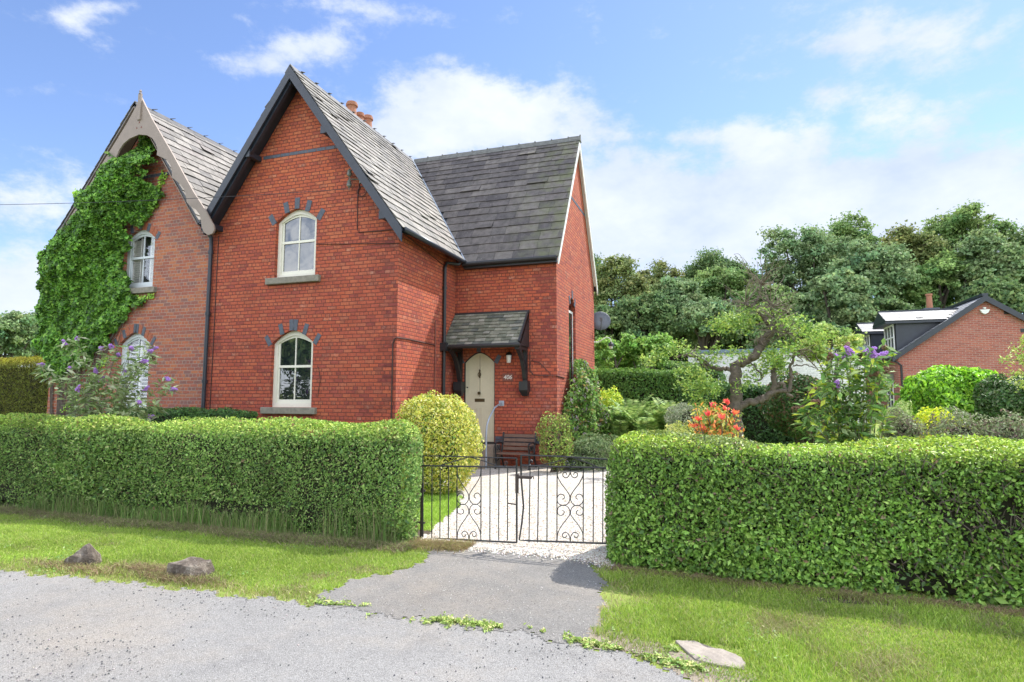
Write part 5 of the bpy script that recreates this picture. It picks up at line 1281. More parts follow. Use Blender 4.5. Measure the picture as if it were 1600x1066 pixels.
limb([(1180, 596), (1190, 590), (1180, 575), (1170, 565)], .02, .012)
limb([(1245, 545), (1262, 560), (1275, 575), (1285, 582)], .018, .006); limb([(1240, 572), (1255, 570), (1270, 574), (1282, 580)], .014, .005)
limb([(1245, 550), (1258, 545), (1272, 552), (1280, 565)], .014, .005)
mb.build('trunk', BARK, ap, smooth=True)
mb = MB(); tw = []
for (x, y, n_, L, up) in ((1165, 474, 26, 60, 1), (1190, 445, 26, 55, 1), (1205, 480, 30, 55, .7), (1212, 500, 30, 55, .5), (1210, 515, 22, 45, .2), (1190, 530, 14, 30, 0), (1245, 555, 18, 45, .1), (1230, 520, 18, 50, .3), (1100, 565, 10, 28, .5), (1075, 556, 10, 28, .3)):
    for _ in range(n_):
        a = rng.uniform(0, 6.28); l = L*rng.uniform(.4, 1); dx, dy_ = l*math.cos(a), l*math.sin(a)*.7-up*l*.45
        z0 = rng.uniform(-.5, .5)
        p = pth([(x, y, 0), (x+dx*.4+rng.normal(0, 4), y+dy_*.4+rng.normal(0, 4), z0*.4), (x+dx*.75+rng.normal(0, 5), y+dy_*.7+rng.normal(0, 5), z0*.8), (x+dx, y+dy_, z0)])
        mb.tube(smooth_path(p, 4), list(np.linspace(.011, .003, 13)), 3, cap=False); tw.append(p[-1]); tw.append(p[2])
mb.build('twigs', plain('lichen_twigs', (.17, .14, .10), .9, .3, 20), ap)
Ps = []
# leaf clusters (photo x, y, half width, half height, count)
for (x, y, w_, h_, n_) in ((1140, 505, 26, 12, 850), (1125, 512, 14, 12, 380), (1168, 505, 20, 12, 420), (1205, 490, 22, 9, 330), (1230, 500, 26, 10, 420), (1245, 515, 25, 14, 600), (1215, 560, 26, 14, 800), (1235, 545, 18, 12, 400), (1100, 600, 26, 24, 1500), (1075, 590, 18, 20, 600),
                           (1120, 560, 26, 10, 420), (1145, 548, 20, 10, 260), (1190, 575, 24, 14, 460), (1062, 545, 20, 8, 260), (1030, 552, 26, 10, 380), (1010, 560, 16, 9, 200), (1270, 530, 16, 14, 420), (1160, 600, 10, 12, 200), (1200, 555, 22, 10, 300)):
    for s_ in range(max(2, n_//60)):
        cx_, cy_, cz_ = rng.normal(0, .55)*w_, rng.normal(0, .55)*h_, rng.uniform(-.55, .5)
        cc = at(x+cx_, y+cy_, 12.6+cz_); Ps.append(cc+rng.normal(0, .075, (40, 3)))
Ps = np.concatenate(Ps)
leaves('foliage', Ps, np.tile([0, -.2, 1.], (len(Ps), 1)), .075, [(.13, .22, .045), (.18, .28, .055), (.09, .15, .035), (.27, .34, .07)], LEAF, ap, .5, .8, 0)

# small garden trees
def clump_tree(name, label, base, H, crown_c, R, ncl, per, lsize, pal, clr=.24, seed=0, trunk_r=.1, mat=FARLEAF, limbs=7, cat='tree', group=None, shell=.55, tcol=None, droop=0, bark=BARK, aspect=.6):
    r = np.random.default_rng(seed); base = np.array(base, float); crown_c = np.array(crown_c, float); R = np.array(R, float)
    o = empty(name, tuple(base), label, cat, group)
    nm = max(6, ncl//14)                      # big lumps first, small sprays on each
    dm = unit(r.normal(0, 1, (nm, 3))); dm[:, 2] = np.where(dm[:, 2] < -.45, -dm[:, 2], dm[:, 2])
    lc = crown_c+dm*R*(shell+.12+.16*r.random((nm, 1))); lr = r.uniform(.30, .52, nm)
    j = r.integers(0, nm, ncl); ds = unit(r.normal(0, 1, (ncl, 3))+dm[j]*.5+np.array([0, 0, .25]))
    cc = lc[j]+ds*R*lr[j][:, None]*(.55+.55*r.random((ncl, 1))**.6)
    d = unit((cc-crown_c)/R)
    cr = clr*R.mean()*r.uniform(.45, 1.3, ncl)
    k = np.repeat(np.arange(ncl), per)
    dd = unit(r.normal(0, 1, (len(k), 3))+np.array([0, 0, .35])); 
    P = cc[k]+dd*cr[k][:, None]*np.array([1.15, 1.15, .72])*(r.random((len(k), 1))**.5)*(1+.35*r.normal(0, 1, (len(k), 1)))
    P[:, 2] -= droop*cr[k]*np.abs(dd[:, 0])
    Nn = unit(dd*.6+d[k]*.35+np.array([0, 0, .4]))
    hue = (1+.12*r.normal(0, 1, (ncl, 1)))*(1+np.array([[.10, .03, 0]])*r.normal(0, 1, (ncl, 1)))
    tint = hue[k]
    global rng
    leaves('crown', P, Nn, lsize, pal, mat, o, aspect, .8, 0, tint=np.clip(tint, .5, 1.6))
    m = MB(); top = crown_c+np.array([0, 0, -R[2]*.1]); b = base.copy()
    m.tube(smooth_path([b, b*.6+top*.4+r.normal(0, .08, 3)*R.mean()*.3, top], 5), list(np.linspace(trunk_r, trunk_r*.45, 11)), 8)
    for i in range(limbs):
        c_ = cc[r.integers(0, ncl)]; s = b+(top-b)*r.uniform(.35, .95)
        m.tube(smooth_path([s, (s+c_)/2+r.normal(0, .06, 3)*R, c_], 4), list(np.linspace(trunk_r*.5, trunk_r*.12, 9)), 5, cap=False)
    m.build('trunk', bark, o, smooth=True); return o
a = at(1300, 540, 15.5)
clump_tree('fruit_tree', 'round pale green fruit tree beside the white building, left of the far house', (a[0], 15.5, .2), 3, (a[0]-.1, 15.5, a[2]+.0), (.56, .6, .48), 65, 95, .085, [(.20, .28, .07), (.28, .35, .10), (.15, .21, .05), (.33, .38, .12)], .24, 3, .06, LEAF, 9)
for (x, y, w_, h_, s, lab) in ((962, 560, 62, 70, 5, 'light green bushy fruit tree just past the satellite dish'), (1010, 565, 80, 66, 6, 'second light green bushy tree right of the one by the satellite dish')):
    a = at(x, y, 20.5); sc_ = ppm(a[0], 20.5)
    clump_tree('fruit_tree', lab, (a[0], 20.5, .4), 3, a, (w_/2/sc_*1.1, 1.2, h_/2/sc_*1.05), 90, 85, .13, [(.13, .24, .05), (.18, .30, .06), (.10, .18, .04), (.22, .33, .08)], .22, s, .07, LEAF, 8)

# white painted low building
wb = empty('garage', (2, 25, .6), 'long low white painted brick garage with pale blue coping behind the apple tree', 'outbuilding')
a = at(1075, 553, 24.0); b = at(1325, 556, 24.0); zt = a[2]
mb = MB(); mb.box(a[0], b[0]+.5, 24.0, 28, .3, zt); mb.build('wall', WHITEBR, wb)
mb = MB(); mb.box(a[0]-.08, b[0]+.58, 23.92, 28.08, zt+.002, zt+.13); mb.build('roof_edge', plain('blue_grey_felt', (.16, .22, .28), .6), wb)

# ================================================================== FAR HOUSE
fh = empty('brick_house', (11, 32, .8), 'modern red brick house with dark verges and two flat faced dormers, beyond the laurel', 'house')
FY = 28.0; e0 = at(1402, 552, FY); rg = at(1537, 463, FY); FX0 = e0[0]; RXf = rg[0]; ZR = rg[2]; ZE = e0[2]; kf = (ZR-ZE)/(RXf-FX0); FX1 = 2*RXf-FX0; FY1 = 37.5
mb = MB(); mb.add([(FX0, FY, .2), (FX1, FY, .2), (FX1, FY, ZE-.05), (RXf, FY, ZR-.05), (FX0, FY, ZE-.05)], [(0, 1, 2, 3, 4)])
mb.add([(FX0, FY1, .2), (FX1, FY1, .2), (FX1, FY1, ZE-.05), (RXf, FY1, ZR-.05), (FX0, FY1, ZE-.05)], [(0, 4, 3, 2, 1)])
mb.add([(FX0, FY, .2), (FX0, FY1, .2), (FX0, FY1, ZE-.05), (FX0, FY, ZE-.05)], [(0, 1, 2, 3)]); mb.add([(FX1, FY, .2), (FX1, FY1, .2), (FX1, FY1, ZE-.05), (FX1, FY, ZE-.05)], [(3, 2, 1, 0)])
mb.build('wall', BR_NEW, fh)
ov = .22
mb = MB(); vv = np.array([RXf-FX0+ov, 0, kf*(RXf-FX0+ov)]); LLf = np.linalg.norm(vv)
slates(mb, (FX0-ov, FY-.12, ZE-kf*ov), (0, 1, 0), vv, FY1-FY+.24, LLf, .3, .24, .008, None, .4); mb.build('roof', SLATE_N, fh, fix=False)
mb = MB(); deck(mb, [(FX0-ov, FY-.1, ZE-kf*ov-.01), (RXf, FY-.1, ZR-.01), (RXf, FY1+.1, ZR-.01), (FX0-ov, FY1+.1, ZE-kf*ov-.01)], .05)
deck(mb, [(FX1+ov, FY-.1, ZE-kf*ov), (RXf, FY-.1, ZR), (RXf, FY1+.1, ZR), (FX1+ov, FY1+.1, ZE-kf*ov)], .06); mb.build('roof_deck', SLATE_N, fh)
mb = MB()
slope_board(mb, RXf, ZR+.03, FX0-ov, ZE-kf*ov+.03, FY-.17, FY-.11, .24); mb.build('verge_board', NAVY, fh)
mb = MB(); slope_board(mb, RXf, ZR+.03, FX1+ov, ZE-kf*ov+.03, FY-.17, FY-.11, .24); mb.build('verge_board', NAVY, fh)
mb = MB(); mb.box(RXf-.1, RXf+.1, FY-.14, FY1, ZR, ZR+.10); mb.build('ridge_tiles', NAVY, fh)
mb = MB(); mb.tube([(FX0-ov-.06, FY-.15, ZE-kf*ov-.06), (FX0-ov-.06, FY1, ZE-kf*ov-.06)], .06, 8); mb.tube([(FX0-ov-.05, FY+.05, ZE-kf*ov-.1), (FX0-.06, FY-.03, ZE-.35), (FX0+.1, FY-.05, ZE-.5), (FX0+.10, FY-.05, .3)], .04, 8)
mb.tube([(FX0-.06, FY+3.6, ZE-.2), (FX0-.06, FY+3.6, .3)], .04, 6); mb.build('rainwater_pipe', BLACK, fh)
def dormer(yc, wid):
    xf = FX0+.12; zb = ZE+kf*(xf-FX0); zt_ = zb+1.28; ztop = zt_
    xb = FX0+(ztop-ZE)/kf
    d = MB(); y0, y1 = yc-wid/2, yc+wid/2
    for y in (y0, y1): d.add([(xf, y, zb-.02), (xf, y, ztop), (xb, y, ztop)], [(0, 1, 2)])
    d.add([(xf, y0, zb), (xf, y1, zb), (xf, y1, ztop), (xf, y0, ztop)], [(0, 1, 2, 3)]); o = d.build('dormer', NAVY, fh)
    hr2 = .50; hy = wid/2+.22; xo = xf-.42; xr = FX0+(ztop+hr2-ZE)/kf
    s = MB(); 
    for sg in (-1, 1):
        v_ = np.array([0, -sg*hy, hr2]); 
        slates(s, (xo, yc+sg*hy, ztop), (1, 0, 0), v_, xr-xo, np.linalg.norm(v_), .3, .2, .008, lambda u, v, : u < (xb-xo)+(xr-xb)*v/np.linalg.norm(v_)+.05, .4)
    hip = .45
    s.build('dormer_roof', SLATE_N, o, fix=False)
    s = MB(); s.add([(xo, yc-hy, ztop-.01), (xo, yc+hy, ztop-.01), (xo, yc, ztop+hr2-.01), (xr, yc, ztop+hr2-.01), (xb, yc-hy, ztop-.01), (xb, yc+hy, ztop-.01)], [(0, 2, 3, 4), (1, 5, 3, 2), (0, 1, 2)])
    s.box(xo, xb, yc-hy, yc+hy, ztop-.12, ztop-.02); s.build('dormer_eaves', NAVY, o)
    s = MB(); s.box(xo, xr, yc-.06, yc+.06, ztop+hr2-.02, ztop+hr2+.05); s.build('dormer_ridge', NAVY, o)
    f = MB(); n_ = 3; x = xf-.03; ya, yb = y0+.18, y1-.18; za, zc = zb+.12, ztop-.15
    ym = [ya+(yb-ya)*i/n_ for i in range(n_+1)]
    for y in ym: f.box(x-.04, x, y-.035, y+.035, za, zc)
    for z in (za, za+(zc-za)*.5, zc): f.box(x-.045, x-.004, ya-.03, yb+.03, z-.03, z+.03)
    wn_ = f.build('window', WHITE, fh); p = MB(); p.box(x-.012, x-.002, ya, yb, za, zc); p.build('pane', GLASS, wn_)
dormer(FY+1.35, 1.75); dormer(FY+5.6, 1.75)
mb = MB(); wa = FX0-.02; ya = FY+.75; za = .9+.55
for y in (ya, ya+.45, ya+.9): mb.box(wa-.04, wa, y-.04, y+.04, 1.2, 2.3)
for z in (1.2, 1.75, 2.3): mb.box(wa-.045, wa-.005, ya-.04, ya+.94, z-.03, z+.03)
w5 = mb.build('window', WHITE, fh); mb = MB(); mb.box(wa-.02, wa-.008, ya, ya+.9, 1.2, 2.3); mb.build('pane', GLASS, w5); mb = MB(); mb.box(wa-.02, wa+.01, ya-.1, ya+1.0, 2.34, 2.62); mb.build('lintel', STONE, fh)
al = at(1538, 486, FY-.02); mb = MB(); mb.prism([(-.16, .05), (-.1, -.08), (0, -.13), (.1, -.08), (.16, .05)], lambda a_, b_, t: (al[0]+a_, FY-.1+t, al[2]+b_), .098); mb.box(al[0]-.04, al[0]+.04, FY-.08, FY, al[2]+.08, al[2]+.14); mb.build('alarm_box', PLASTW, fh)
for (x, y) in ((1573, 488), (1599, 516), (1589, 585)):
    v = at(x, y, FY); mb = MB(); mb.box(v[0]-.09, v[0]+.09, FY-.012, FY, v[2]-.08, v[2]+.06); mb.build('vent', BLACK, fh)
cp = at(1449, 487, FY+5.5); mb = MB(); mb.box(RXf-.55, RXf+.1, FY+5.2, FY+5.9, ZR-.9, ZR+.30); chf = mb.build('chimney', DARKBR, fh)
mb = MB(); mb.lathe((RXf-.22, FY+5.55, ZR+.30), [(.14, 0), (.12, .6), (.15, .64), (.15, .72), (.1, .72)], 12); mb.build('chimney_pot', TERRA, chf)

# ================================================================== WOODLAND
DK = [(.082, .13, .05), (.10, .155, .058), (.065, .108, .042), (.13, .18, .07)]  # wood leaf palettes are lightened in place of distance haze
OL = [(.12, .145, .05), (.15, .175, .06), (.09, .115, .04), (.185, .20, .08)]
MD = [(.12, .18, .06), (.14, .21, .07), (.095, .145, .05), (.17, .24, .09)]
BG = [(.125, .18, .08), (.15, .21, .095), (.10, .15, .065), (.18, .24, .115)]
LT = [(.12, .19, .06), (.15, .23, .075), (.09, .15, .05)]
# photo x, top y, depth, crown width px, crown height px, palette, leaf clump kind, label
wood = [(905, 392, 52, 120, 210, DK, 'dark tree whose crown meets the right gable wall of the brick house'),
        (962, 402, 47, 100, 200, OL, 'olive green tree first to the right of the gable wall'),
        (1018, 404, 55, 100, 190, OL, 'olive tree with brownish top left of the middle skyline dip'),
        (1052, 440, 44, 96, 150, BG, 'lower drooping tree right of the two olive trees'),
        (1008, 455, 41, 90, 120, DK, 'dark low tree above the light fruit trees by the dish'),
        (1118, 396, 62, 125, 170, DK, 'dark distant tree at the middle of the skyline'),
        (1128, 418, 48, 120, 170, MD, 'mid green feathery tree directly behind the apple tree'),
        (1098, 470, 40, 110, 90, BG, 'bluish low tree filling in above the white garage'),
        (1200, 440, 44, 110, 150, MD, 'tree behind the bare upper twigs of the apple tree'),
        (1262, 347, 50, 135, 250, BG, 'tall loose crowned tree at the left end of the high right hand wood'),
        (1320, 340, 56, 120, 230, MD, 'tall tree second from the left in the high right hand wood'),
        (1372, 375, 45, 120, 190, BG, 'pale bluish green tree left of the far house roof'),
        (1300, 420, 40, 110, 150, BG, 'nearer rounded tree above the two dormers'),
        (1428, 348, 54, 110, 210, OL, 'olive topped tree above the far house roof slope'),
        (1468, 400, 46, 90, 120, LT, 'lighter green tree just above the far chimney'),
        (1512, 318, 56, 135, 220, MD, 'tallest tree of the wood, with ivy on its trunk behind the far ridge'),
        (1556, 362, 46, 100, 170, BG, 'big bluish tree right of the tallest one'),
        (1610, 372, 52, 110, 190, DK, 'dark tree cut by the right edge of the view'),
        (1660, 345, 55, 120, 220, MD, 'tree just outside the right edge beyond the far house'),
        (1240, 500, 38, 120, 90, DK, 'dark low understorey tree behind the white garage'),
        (1370, 470, 42, 130, 110, DK, 'dark understorey tree right behind the two dormers'),
        (1560, 440, 42, 120, 90, DK, 'dark understorey tree behind the far gable apex'),
        (1170, 480, 46, 120, 120, DK, 'dark understorey tree in the middle of the wood'),
        (950, 480, 40, 110, 120, DK, 'dark understorey tree behind the satellite dish')]
for i, (x, ty, Y, w_, h_, pal, lab) in enumerate(wood):
    c = at(x, ty+h_/2, Y); s = ppm(c[0], Y); rx = w_/2/s*1.02; rz = h_/2/s
    gz = float(G(c[0], Y)); bz = gz
    clump_tree('woodland_tree', lab, (c[0], Y, bz), 0, (c[0], Y, c[2]-rz*.0), (rx, rx*.9, rz*.93), 230, 120, .24, pal, .17, 100+i, .32, FARLEAF, 14, 'tree', 'trees of the wood behind the houses', .45, bark=BARKD)
# low dark undergrowth that closes the wood at ground level
m = 60000; X = rng.uniform(-16, 42, m); Yv = rng.uniform(46, 62, m); Z = rng.random(m)*5.5+1.2
P = np.stack([X, Yv, Z*(1+.15*wav(np.stack([X, Yv, X*0], 1), .5, 3))], 1)
us = leaves('wood_undergrowth', P, np.tile([0, -1, .5], (m, 1)), .5, [(.03, .06, .022), (.045, .085, .03), (.025, .05, .02)], FARLEAF, None, .7, .6, 0); us['kind'] = 'stuff'; us['label'] = 'dark undergrowth closing the foot of the wood'
# trees at the far left
for i, (x, ty, Y, w_, h_, lab) in enumerate(((8, 494, 24, 80, 110, 'dark bluish tree at the far left edge above the conifer hedge'), (58, 484, 27, 90, 120, 'dark tree touching the left edge of the ivy'), (-50, 480, 26, 100, 120, 'tree outside the left edge above the conifer hedge'))):
    c = at(x, ty+h_/2, Y); s = ppm(c[0], Y)
    clump_tree('woodland_tree', lab, (c[0], Y, .5), 0, c, (w_/2/s, w_/2/s, h_/2/s), 170, 110, .2, BG, .18, 200+i, .2, FARLEAF, 12, 'tree', 'trees beyond the conifer hedge', .4, bark=BARKD)
# trees across the lane behind the viewer (they show in the lower panes)
for i, (x, y, h_) in enumerate(((-34, -15, 7.5), (-26, -17, 8.5), (-19, -14, 7), (-12, -18, 8), (-5, -15, 7.5), (3, -17, 8), (11, -15, 7.5))):
    clump_tree('roadside_tree', ['bushy', 'broad', 'round', 'dense', 'leafy', 'full', 'low'][i]+' tree across the lane, reflected in the lower panes', (x, y, 0), 0, (x, y, h_*.5), (4.2, 3.2, h_*.5), 45, 110, .5, DK, .3, 300+i, .25, FARLEAF, 6, 'tree', 'trees across the lane', .4, bark=BARKD)

# ================================================================== ROCKS
def rock_mat():
    m, N = new_mat('verge_rock'); P = N.n('ShaderNodeNewGeometry').outputs['Position']; a = N.noise(P, 7, 6, .7); b = N.noise(P, 28, 5, .7)
    c = N.ramp(a, [(.3, (.07, .055, .042)), (.5, (.15, .12, .095)), (.66, (.30, .26, .21))]); c = N.mix(N.m('MULTIPLY', N.m('SUBTRACT', b, .58), 5, clamp=True), c, (.36, .33, .28))
    return finish(N, m, c, .9, N.m('ADD', a, b), .9, .03, .3)
RM = rock_mat()
def rock(name, label, pts, seed, mat=RM, sub=3, disp=.018):
    bm = bmesh.new()
    for p in pts: bm.verts.new(p)
    bmesh.ops.convex_hull(bm, input=bm.verts)
    bmesh.ops.delete(bm, geom=[v for v in bm.verts if not v.link_faces], context='VERTS')
    bmesh.ops.triangulate(bm, faces=bm.faces)
    for _ in range(sub): bmesh.ops.subdivide_edges(bm, edges=bm.edges, cuts=1, use_grid_fill=True)
    bmesh.ops.recalc_face_normals(bm, faces=bm.faces); bm.normal_update()
    V = np.array([v.co for v in bm.verts]); Nn = np.array([v.normal for v in bm.verts])
    d = disp*(wav(V, 14, seed)+.6*wav(V, 34, seed+1)+.4*wav(V, 80, seed+2))
    for v, dd_, n_ in zip(bm.verts, d, Nn): v.co += Vector(n_*dd_)
    me = bpy.data.meshes.new(name); bm.to_mesh(me); bm.free(); me.materials.append(mat)
    o = bpy.data.objects.new(name, me); C.objects.link(o); tag(o, label, 'rock'); return o
gpt = lambda px, py: (lambda d: (d*(-EYE/d[2]))[:2])(ray(px, py))
x0, y0 = gpt(127, 884)
rock('rock', 'pointed dark boulder on the left grass verge, the farther from the drive', [(x0-.13, y0-.06, -.03), (x0+.12, y0-.05, -.03), (x0+.12, y0+.13, -.03), (x0-.10, y0+.14, -.03), (x0-.13, y0-.05, .05), (x0+.14, y0+.0, .07), (x0-.01, y0+.04, .185), (x0+.02, y0+.05, .19), (x0-.04, y0-.07, .10), (x0+.07, y0+.12, .08)], 3, disp=.013)
x0, y0 = gpt(290, 902)
rock('rock', 'flat topped blocky stone on the left grass verge, the nearer to the drive', [(x0-.18, y0-.07, -.03), (x0+.14, y0-.08, -.03), (x0+.18, y0+.16, -.03), (x0-.13, y0+.18, -.03), (x0-.15, y0-.05, .12), (x0+.11, y0-.06, .115), (x0+.14, y0+.14, .13), (x0-.10, y0+.17, .13), (x0+.17, y0+.02, .07), (x0+.20, y0+.07, .0)], 8, disp=.009)
SLAB = plain('pale_flat_stone', (.30, .26, .22), .9, .3, 9, bstr=.5)
rock('stone_slab', 'flat pale stone sunk in the grass at the road edge right of the drive', [(-.33, 4.22, -.04), (.06, 4.08, -.04), (.10, 3.93, -.04), (-.16, 3.96, -.04), (-.31, 4.22, .010), (-.2, 4.27, .012), (.05, 4.12, .014), (.10, 4.02, .012), (.07, 3.93, .012), (-.05, 3.93, .014), (-.18, 3.98, .010)], 13, SLAB, 4, .007)

# ================================================================== GRASS, WEEDS, LOOSE STONES
def blades(name, P, h, wd, pal, lean=.5, w=None, mat=GRASSM, curve=.4):
    n = len(P); a = rng.uniform(0, 6.28, n); s = np.stack([np.cos(a), np.sin(a), np.zeros(n)], 1)
    L = h*rng.uniform(.5, 1.3, n)[:, None] if np.isscalar(h) else h[:, None]
    ln = unit(rng.normal(0, 1, (n, 3))*np.array([1, 1, 0]))*lean*rng.random((n, 1))
    tip = P+(np.array([0, 0, 1.])+ln*1.6)*L; mid = P+(np.array([0, 0, .62])+ln*.45)*L
    W2 = wd*rng.uniform(.6, 1.3, (n, 1))
    V = np.stack([P-s*W2/2, P+s*W2/2, mid+s*W2*.35, tip, mid-s*W2*.35], 1).reshape(-1, 3); i = np.arange(n)*5
    F = np.concatenate([np.stack([i, i+1, i+2], 1), np.stack([i, i+2, i+4], 1), np.stack([i+4, i+2, i+3], 1)])
    c = leaf_cols(n, pal, .2, w); return V, F, np.repeat(c, 5, axis=0)
def blade_obj(name, P, h, wd, pal, label, **k):
    V, F, c = blades(name, P, h, wd, pal, **k); gt = 1+.13*np.clip(wav(np.repeat(P, 5, axis=0), 3.3, 55), -1, 1)+.08*np.clip(wav(np.repeat(P, 5, axis=0), 11, 56), -1, 1); o = np_mesh(name, V, F, GRASSM, np.clip(c*gt[:, None], 0, 1)); o['kind'] = 'stuff'; o['label'] = label; return o
def scatter(n, x0, x1, y0, y1): return rng.uniform(x0, x1, n), rng.uniform(y0, y1, n)
GP = [(.16, .235, .035), (.21, .295, .045), (.26, .33, .06), (.12, .19, .03), (.31, .32, .13), (.40, .36, .20)]
X, Y = scatter(330000, -11, -2.6, 3.6, 6.0)
ok = ~road_in(X, Y+.01) & ~apron_in(X, Y) & ~apron_in(X+.02, Y) & (rng.random(len(X)) < np.where(Y > 5.62, .25, 1)*np.clip((Y-np.interp(X, *ROAD_EDGE))/.22, .18, 1))
P = np.stack([X[ok], Y[ok], np.zeros(ok.sum())], 1); dry = (wav(P, 2.6, 51)+.6*wav(P, 7, 52)+.7*wav(P, 24, 54)+rng.normal(0, .7, len(P)) > 1.6) | (P[:, 1] < np.interp(P[:, 0], *ROAD_EDGE)+.30*rng.random(len(P)))
pal = np.array(GP)
hh = .028*rng.uniform(.6, 1.4, len(P))*(1+.25*wav(P, 5, 53))
blade_obj('grass', P[~dry], hh[~dry], .0055, GP[:5], 'mown grass on the left verge', w=[.26, .28, .22, .14, .10], lean=.8)
blade_obj('dry_grass', P[dry], hh[dry]*.9, .0055, [(.22, .20, .09), (.27, .23, .13), (.18, .19, .06), (.15, .20, .045)], 'dry yellowed grass on the left verge', lean=1.2)
X, Y = scatter(330000, -1.3, 4.2, 2.0, 5.95)
ok = ~road_in(X, Y+.01) & ~apron_in(X, Y) & ~apron_in(X-.02, Y)
edge = np.minimum((Y-np.interp(X, *ROAD_EDGE)), (X+1.0+.25*np.sin(Y*6))*1.0)
ok &= rng.random(len(X)) < np.clip(edge/.35, .10, 1)
P = np.stack([X[ok], Y[ok], np.zeros(ok.sum())], 1); dry = (wav(P, 2.2, 61)+.6*wav(P, 6, 62)+.7*wav(P, 24, 64)+rng.normal(0, .7, len(P)) > 1.4) | (edge[ok] < .30*rng.random(len(P)))
bare = ((P[:, 0]-.95)**2/.10+(P[:, 1]-5.42)**2/.012 < 1) & (rng.random(len(P)) < .8); P = P[~bare]; dry = dry[~bare]
hh = .030*rng.uniform(.6, 1.4, len(P))*(1+.25*wav(P, 5, 63))
slab_ = (P[:, 0] > -.34) & (P[:, 0] < .1) & (np.abs(P[:, 1]-4.1) < .16); hh[slab_] *= .25
blade_obj('grass', P[~dry], hh[~dry], .0055, GP[:5], 'mown grass on the right verge', w=[.26, .28, .22, .14, .10], lean=.8)
blade_obj('dry_grass', P[dry], hh[dry]*.9, .0055, [(.22, .20, .09), (.27, .23, .13), (.18, .19, .06), (.15, .20, .045)], 'dry yellowed grass on the right verge', lean=1.2)
# lawn inside the gate
X, Y = scatter(60000, -6, -2.9, 6.6, 9.6); ok = ~gravel_in(X, Y); P = np.stack([X[ok], Y[ok], G(X[ok], Y[ok])], 1)
blade_obj('grass', P, .035, .008, [(.20, .32, .04), (.25, .37, .05), (.30, .40, .08)], 'small sunny lawn inside the gate behind the left hedge', lean=.7)
# rough grass and dead thatch at the hedge foot
X = rng.uniform(-11, -3.35, 19000); Y = rng.normal(5.95, .06, 19000); P = np.stack([X, Y, X*0], 1); k = wav(P, 1.8, 71)+.5*wav(P, 7, 72)+rng.normal(0, .5, len(P)) > .1; P = P[k]
hh = .30*rng.random(len(P))**2.2*np.clip(1+.5*wav(P, 2.3, 73)+.3*wav(P, 9, 74), .3, 2)+.03
blade_obj('long_grass', P, hh, .007, [(.07, .13, .03), (.10, .17, .04), (.14, .19, .06), (.17, .16, .08)], 'long rough grass growing up the foot of the left hedge', lean=.35)
X = rng.uniform(-11, -3.1, 24000); Y = rng.normal(5.72, .10, 24000)-.05*np.sin(X*2.3); P = np.stack([X, Y, X*0+.005], 1)
blade_obj('dead_thatch', P, .055, .006, [(.16, .12, .08), (.24, .19, .12), (.11, .085, .055), (.15, .18, .055), (.13, .19, .04)], 'dead brown clippings along the foot of the left hedge', lean=2.2)
X = rng.uniform(-1.0, 4.0, 9000); Y = np.interp(X, [-1.1, 2.2, 5.2], [5.84, 5.62, 5.3])+rng.normal(-.07, .07, 9000); P = np.stack([X, Y, X*0+.005], 1)
blade_obj('dead_thatch', P, .035, .006, [(.16, .11, .07), (.22, .17, .1), (.13, .09, .05)], 'dead brown litter along the foot of the right hedge', lean=2.2)
X = rng.uniform(-3.25, -2.55, 5000); Y = rng.normal(6.0, .10, 5000)+.12*(X+2.9); P = np.stack([X, Y, X*0+.01], 1)
blade_obj('dead_thatch', P, .04, .005, [(.16, .11, .06), (.24, .18, .09), (.2, .2, .06)], 'brown litter where the drive meets the gravel', lean=2.2)
# clover and broad weeds in the verges
X, Y = scatter(26000, -9, 3.2, 3.0, 5.9); P = np.stack([X, Y, X*0+.012], 1)
ok = ~road_in(X, Y) & ~apron_in(X, Y) & (wav(P, 5.5, 57)+.7*wav(P, 13, 58) > .95); P = P[ok]; P[:, 2] += rng.random(len(P))*.02
cv = leaves('clover', P, np.tile([0, 0, 1.], (len(P), 1)), .022, [(.13, .22, .05), (.17, .27, .07), (.10, .17, .04), (.26, .30, .14)], LEAF, None, .8, .4, 0); cv['kind'] = 'stuff'; cv['label'] = 'clover and small weeds in the verges'
X = np.concatenate([rng.normal(x0-.45, .22, 2500), rng.normal(x0+.05, .25, 1600), rng.normal(gpt(127, 884)[0]+.1, .3, 1500)]); Y = np.concatenate([rng.normal(y0+.02, .05, 2500), rng.normal(y0-.10, .05, 1600), rng.normal(gpt(127, 884)[1]-.12, .05, 1500)]); P = np.stack([X, Y, X*0+.004], 1)
blade_obj('dead_thatch', P, .05, .006, [(.17, .12, .07), (.25, .19, .11), (.2, .22, .07), (.12, .09, .05)], 'scuffed earth and dead grass round the two verge stones', lean=1.6)
# weeds along the road joint
Ps = []; Nz = []
for (x0_, x1_, y_, n_) in ((480, 585, 948, 800), (640, 785, 974, 1500), (812, 852, 992, 450), (880, 1010, 1012, 900), (985, 1100, 1035, 1600), (1020, 1060, 1020, 400)):
    for _ in range(n_):
        t = rng.random(); px = x0_+(x1_-x0_)*t; slope = {480: .13, 640: .11, 812: .02, 880: .19, 985: .25}.get(x0_, 0)
        py = y_+(px-(x0_+x1_)/2)*slope+rng.normal(0, 3.0)*(1+.7*math.sin(px*.2)); d = ray(px, py); v = d*(-EYE/d[2]); Ps.append([v[0], v[1], .008])
P = np.array(Ps); k = wav(P, 11, 81) > -.35; P = P[k]; P[:, 2] += rng.random(len(P))**2*.022
wd_ = leaves('weeds', P, np.tile([0, 0, 1.], (len(P), 1)), .026, [(.19, .27, .06), (.25, .32, .09), (.14, .20, .05), (.34, .34, .14)], LEAF, None, .5, .5, 0); wd_['kind'] = 'stuff'; wd_['label'] = 'low weeds growing in the joint between lane and drive'
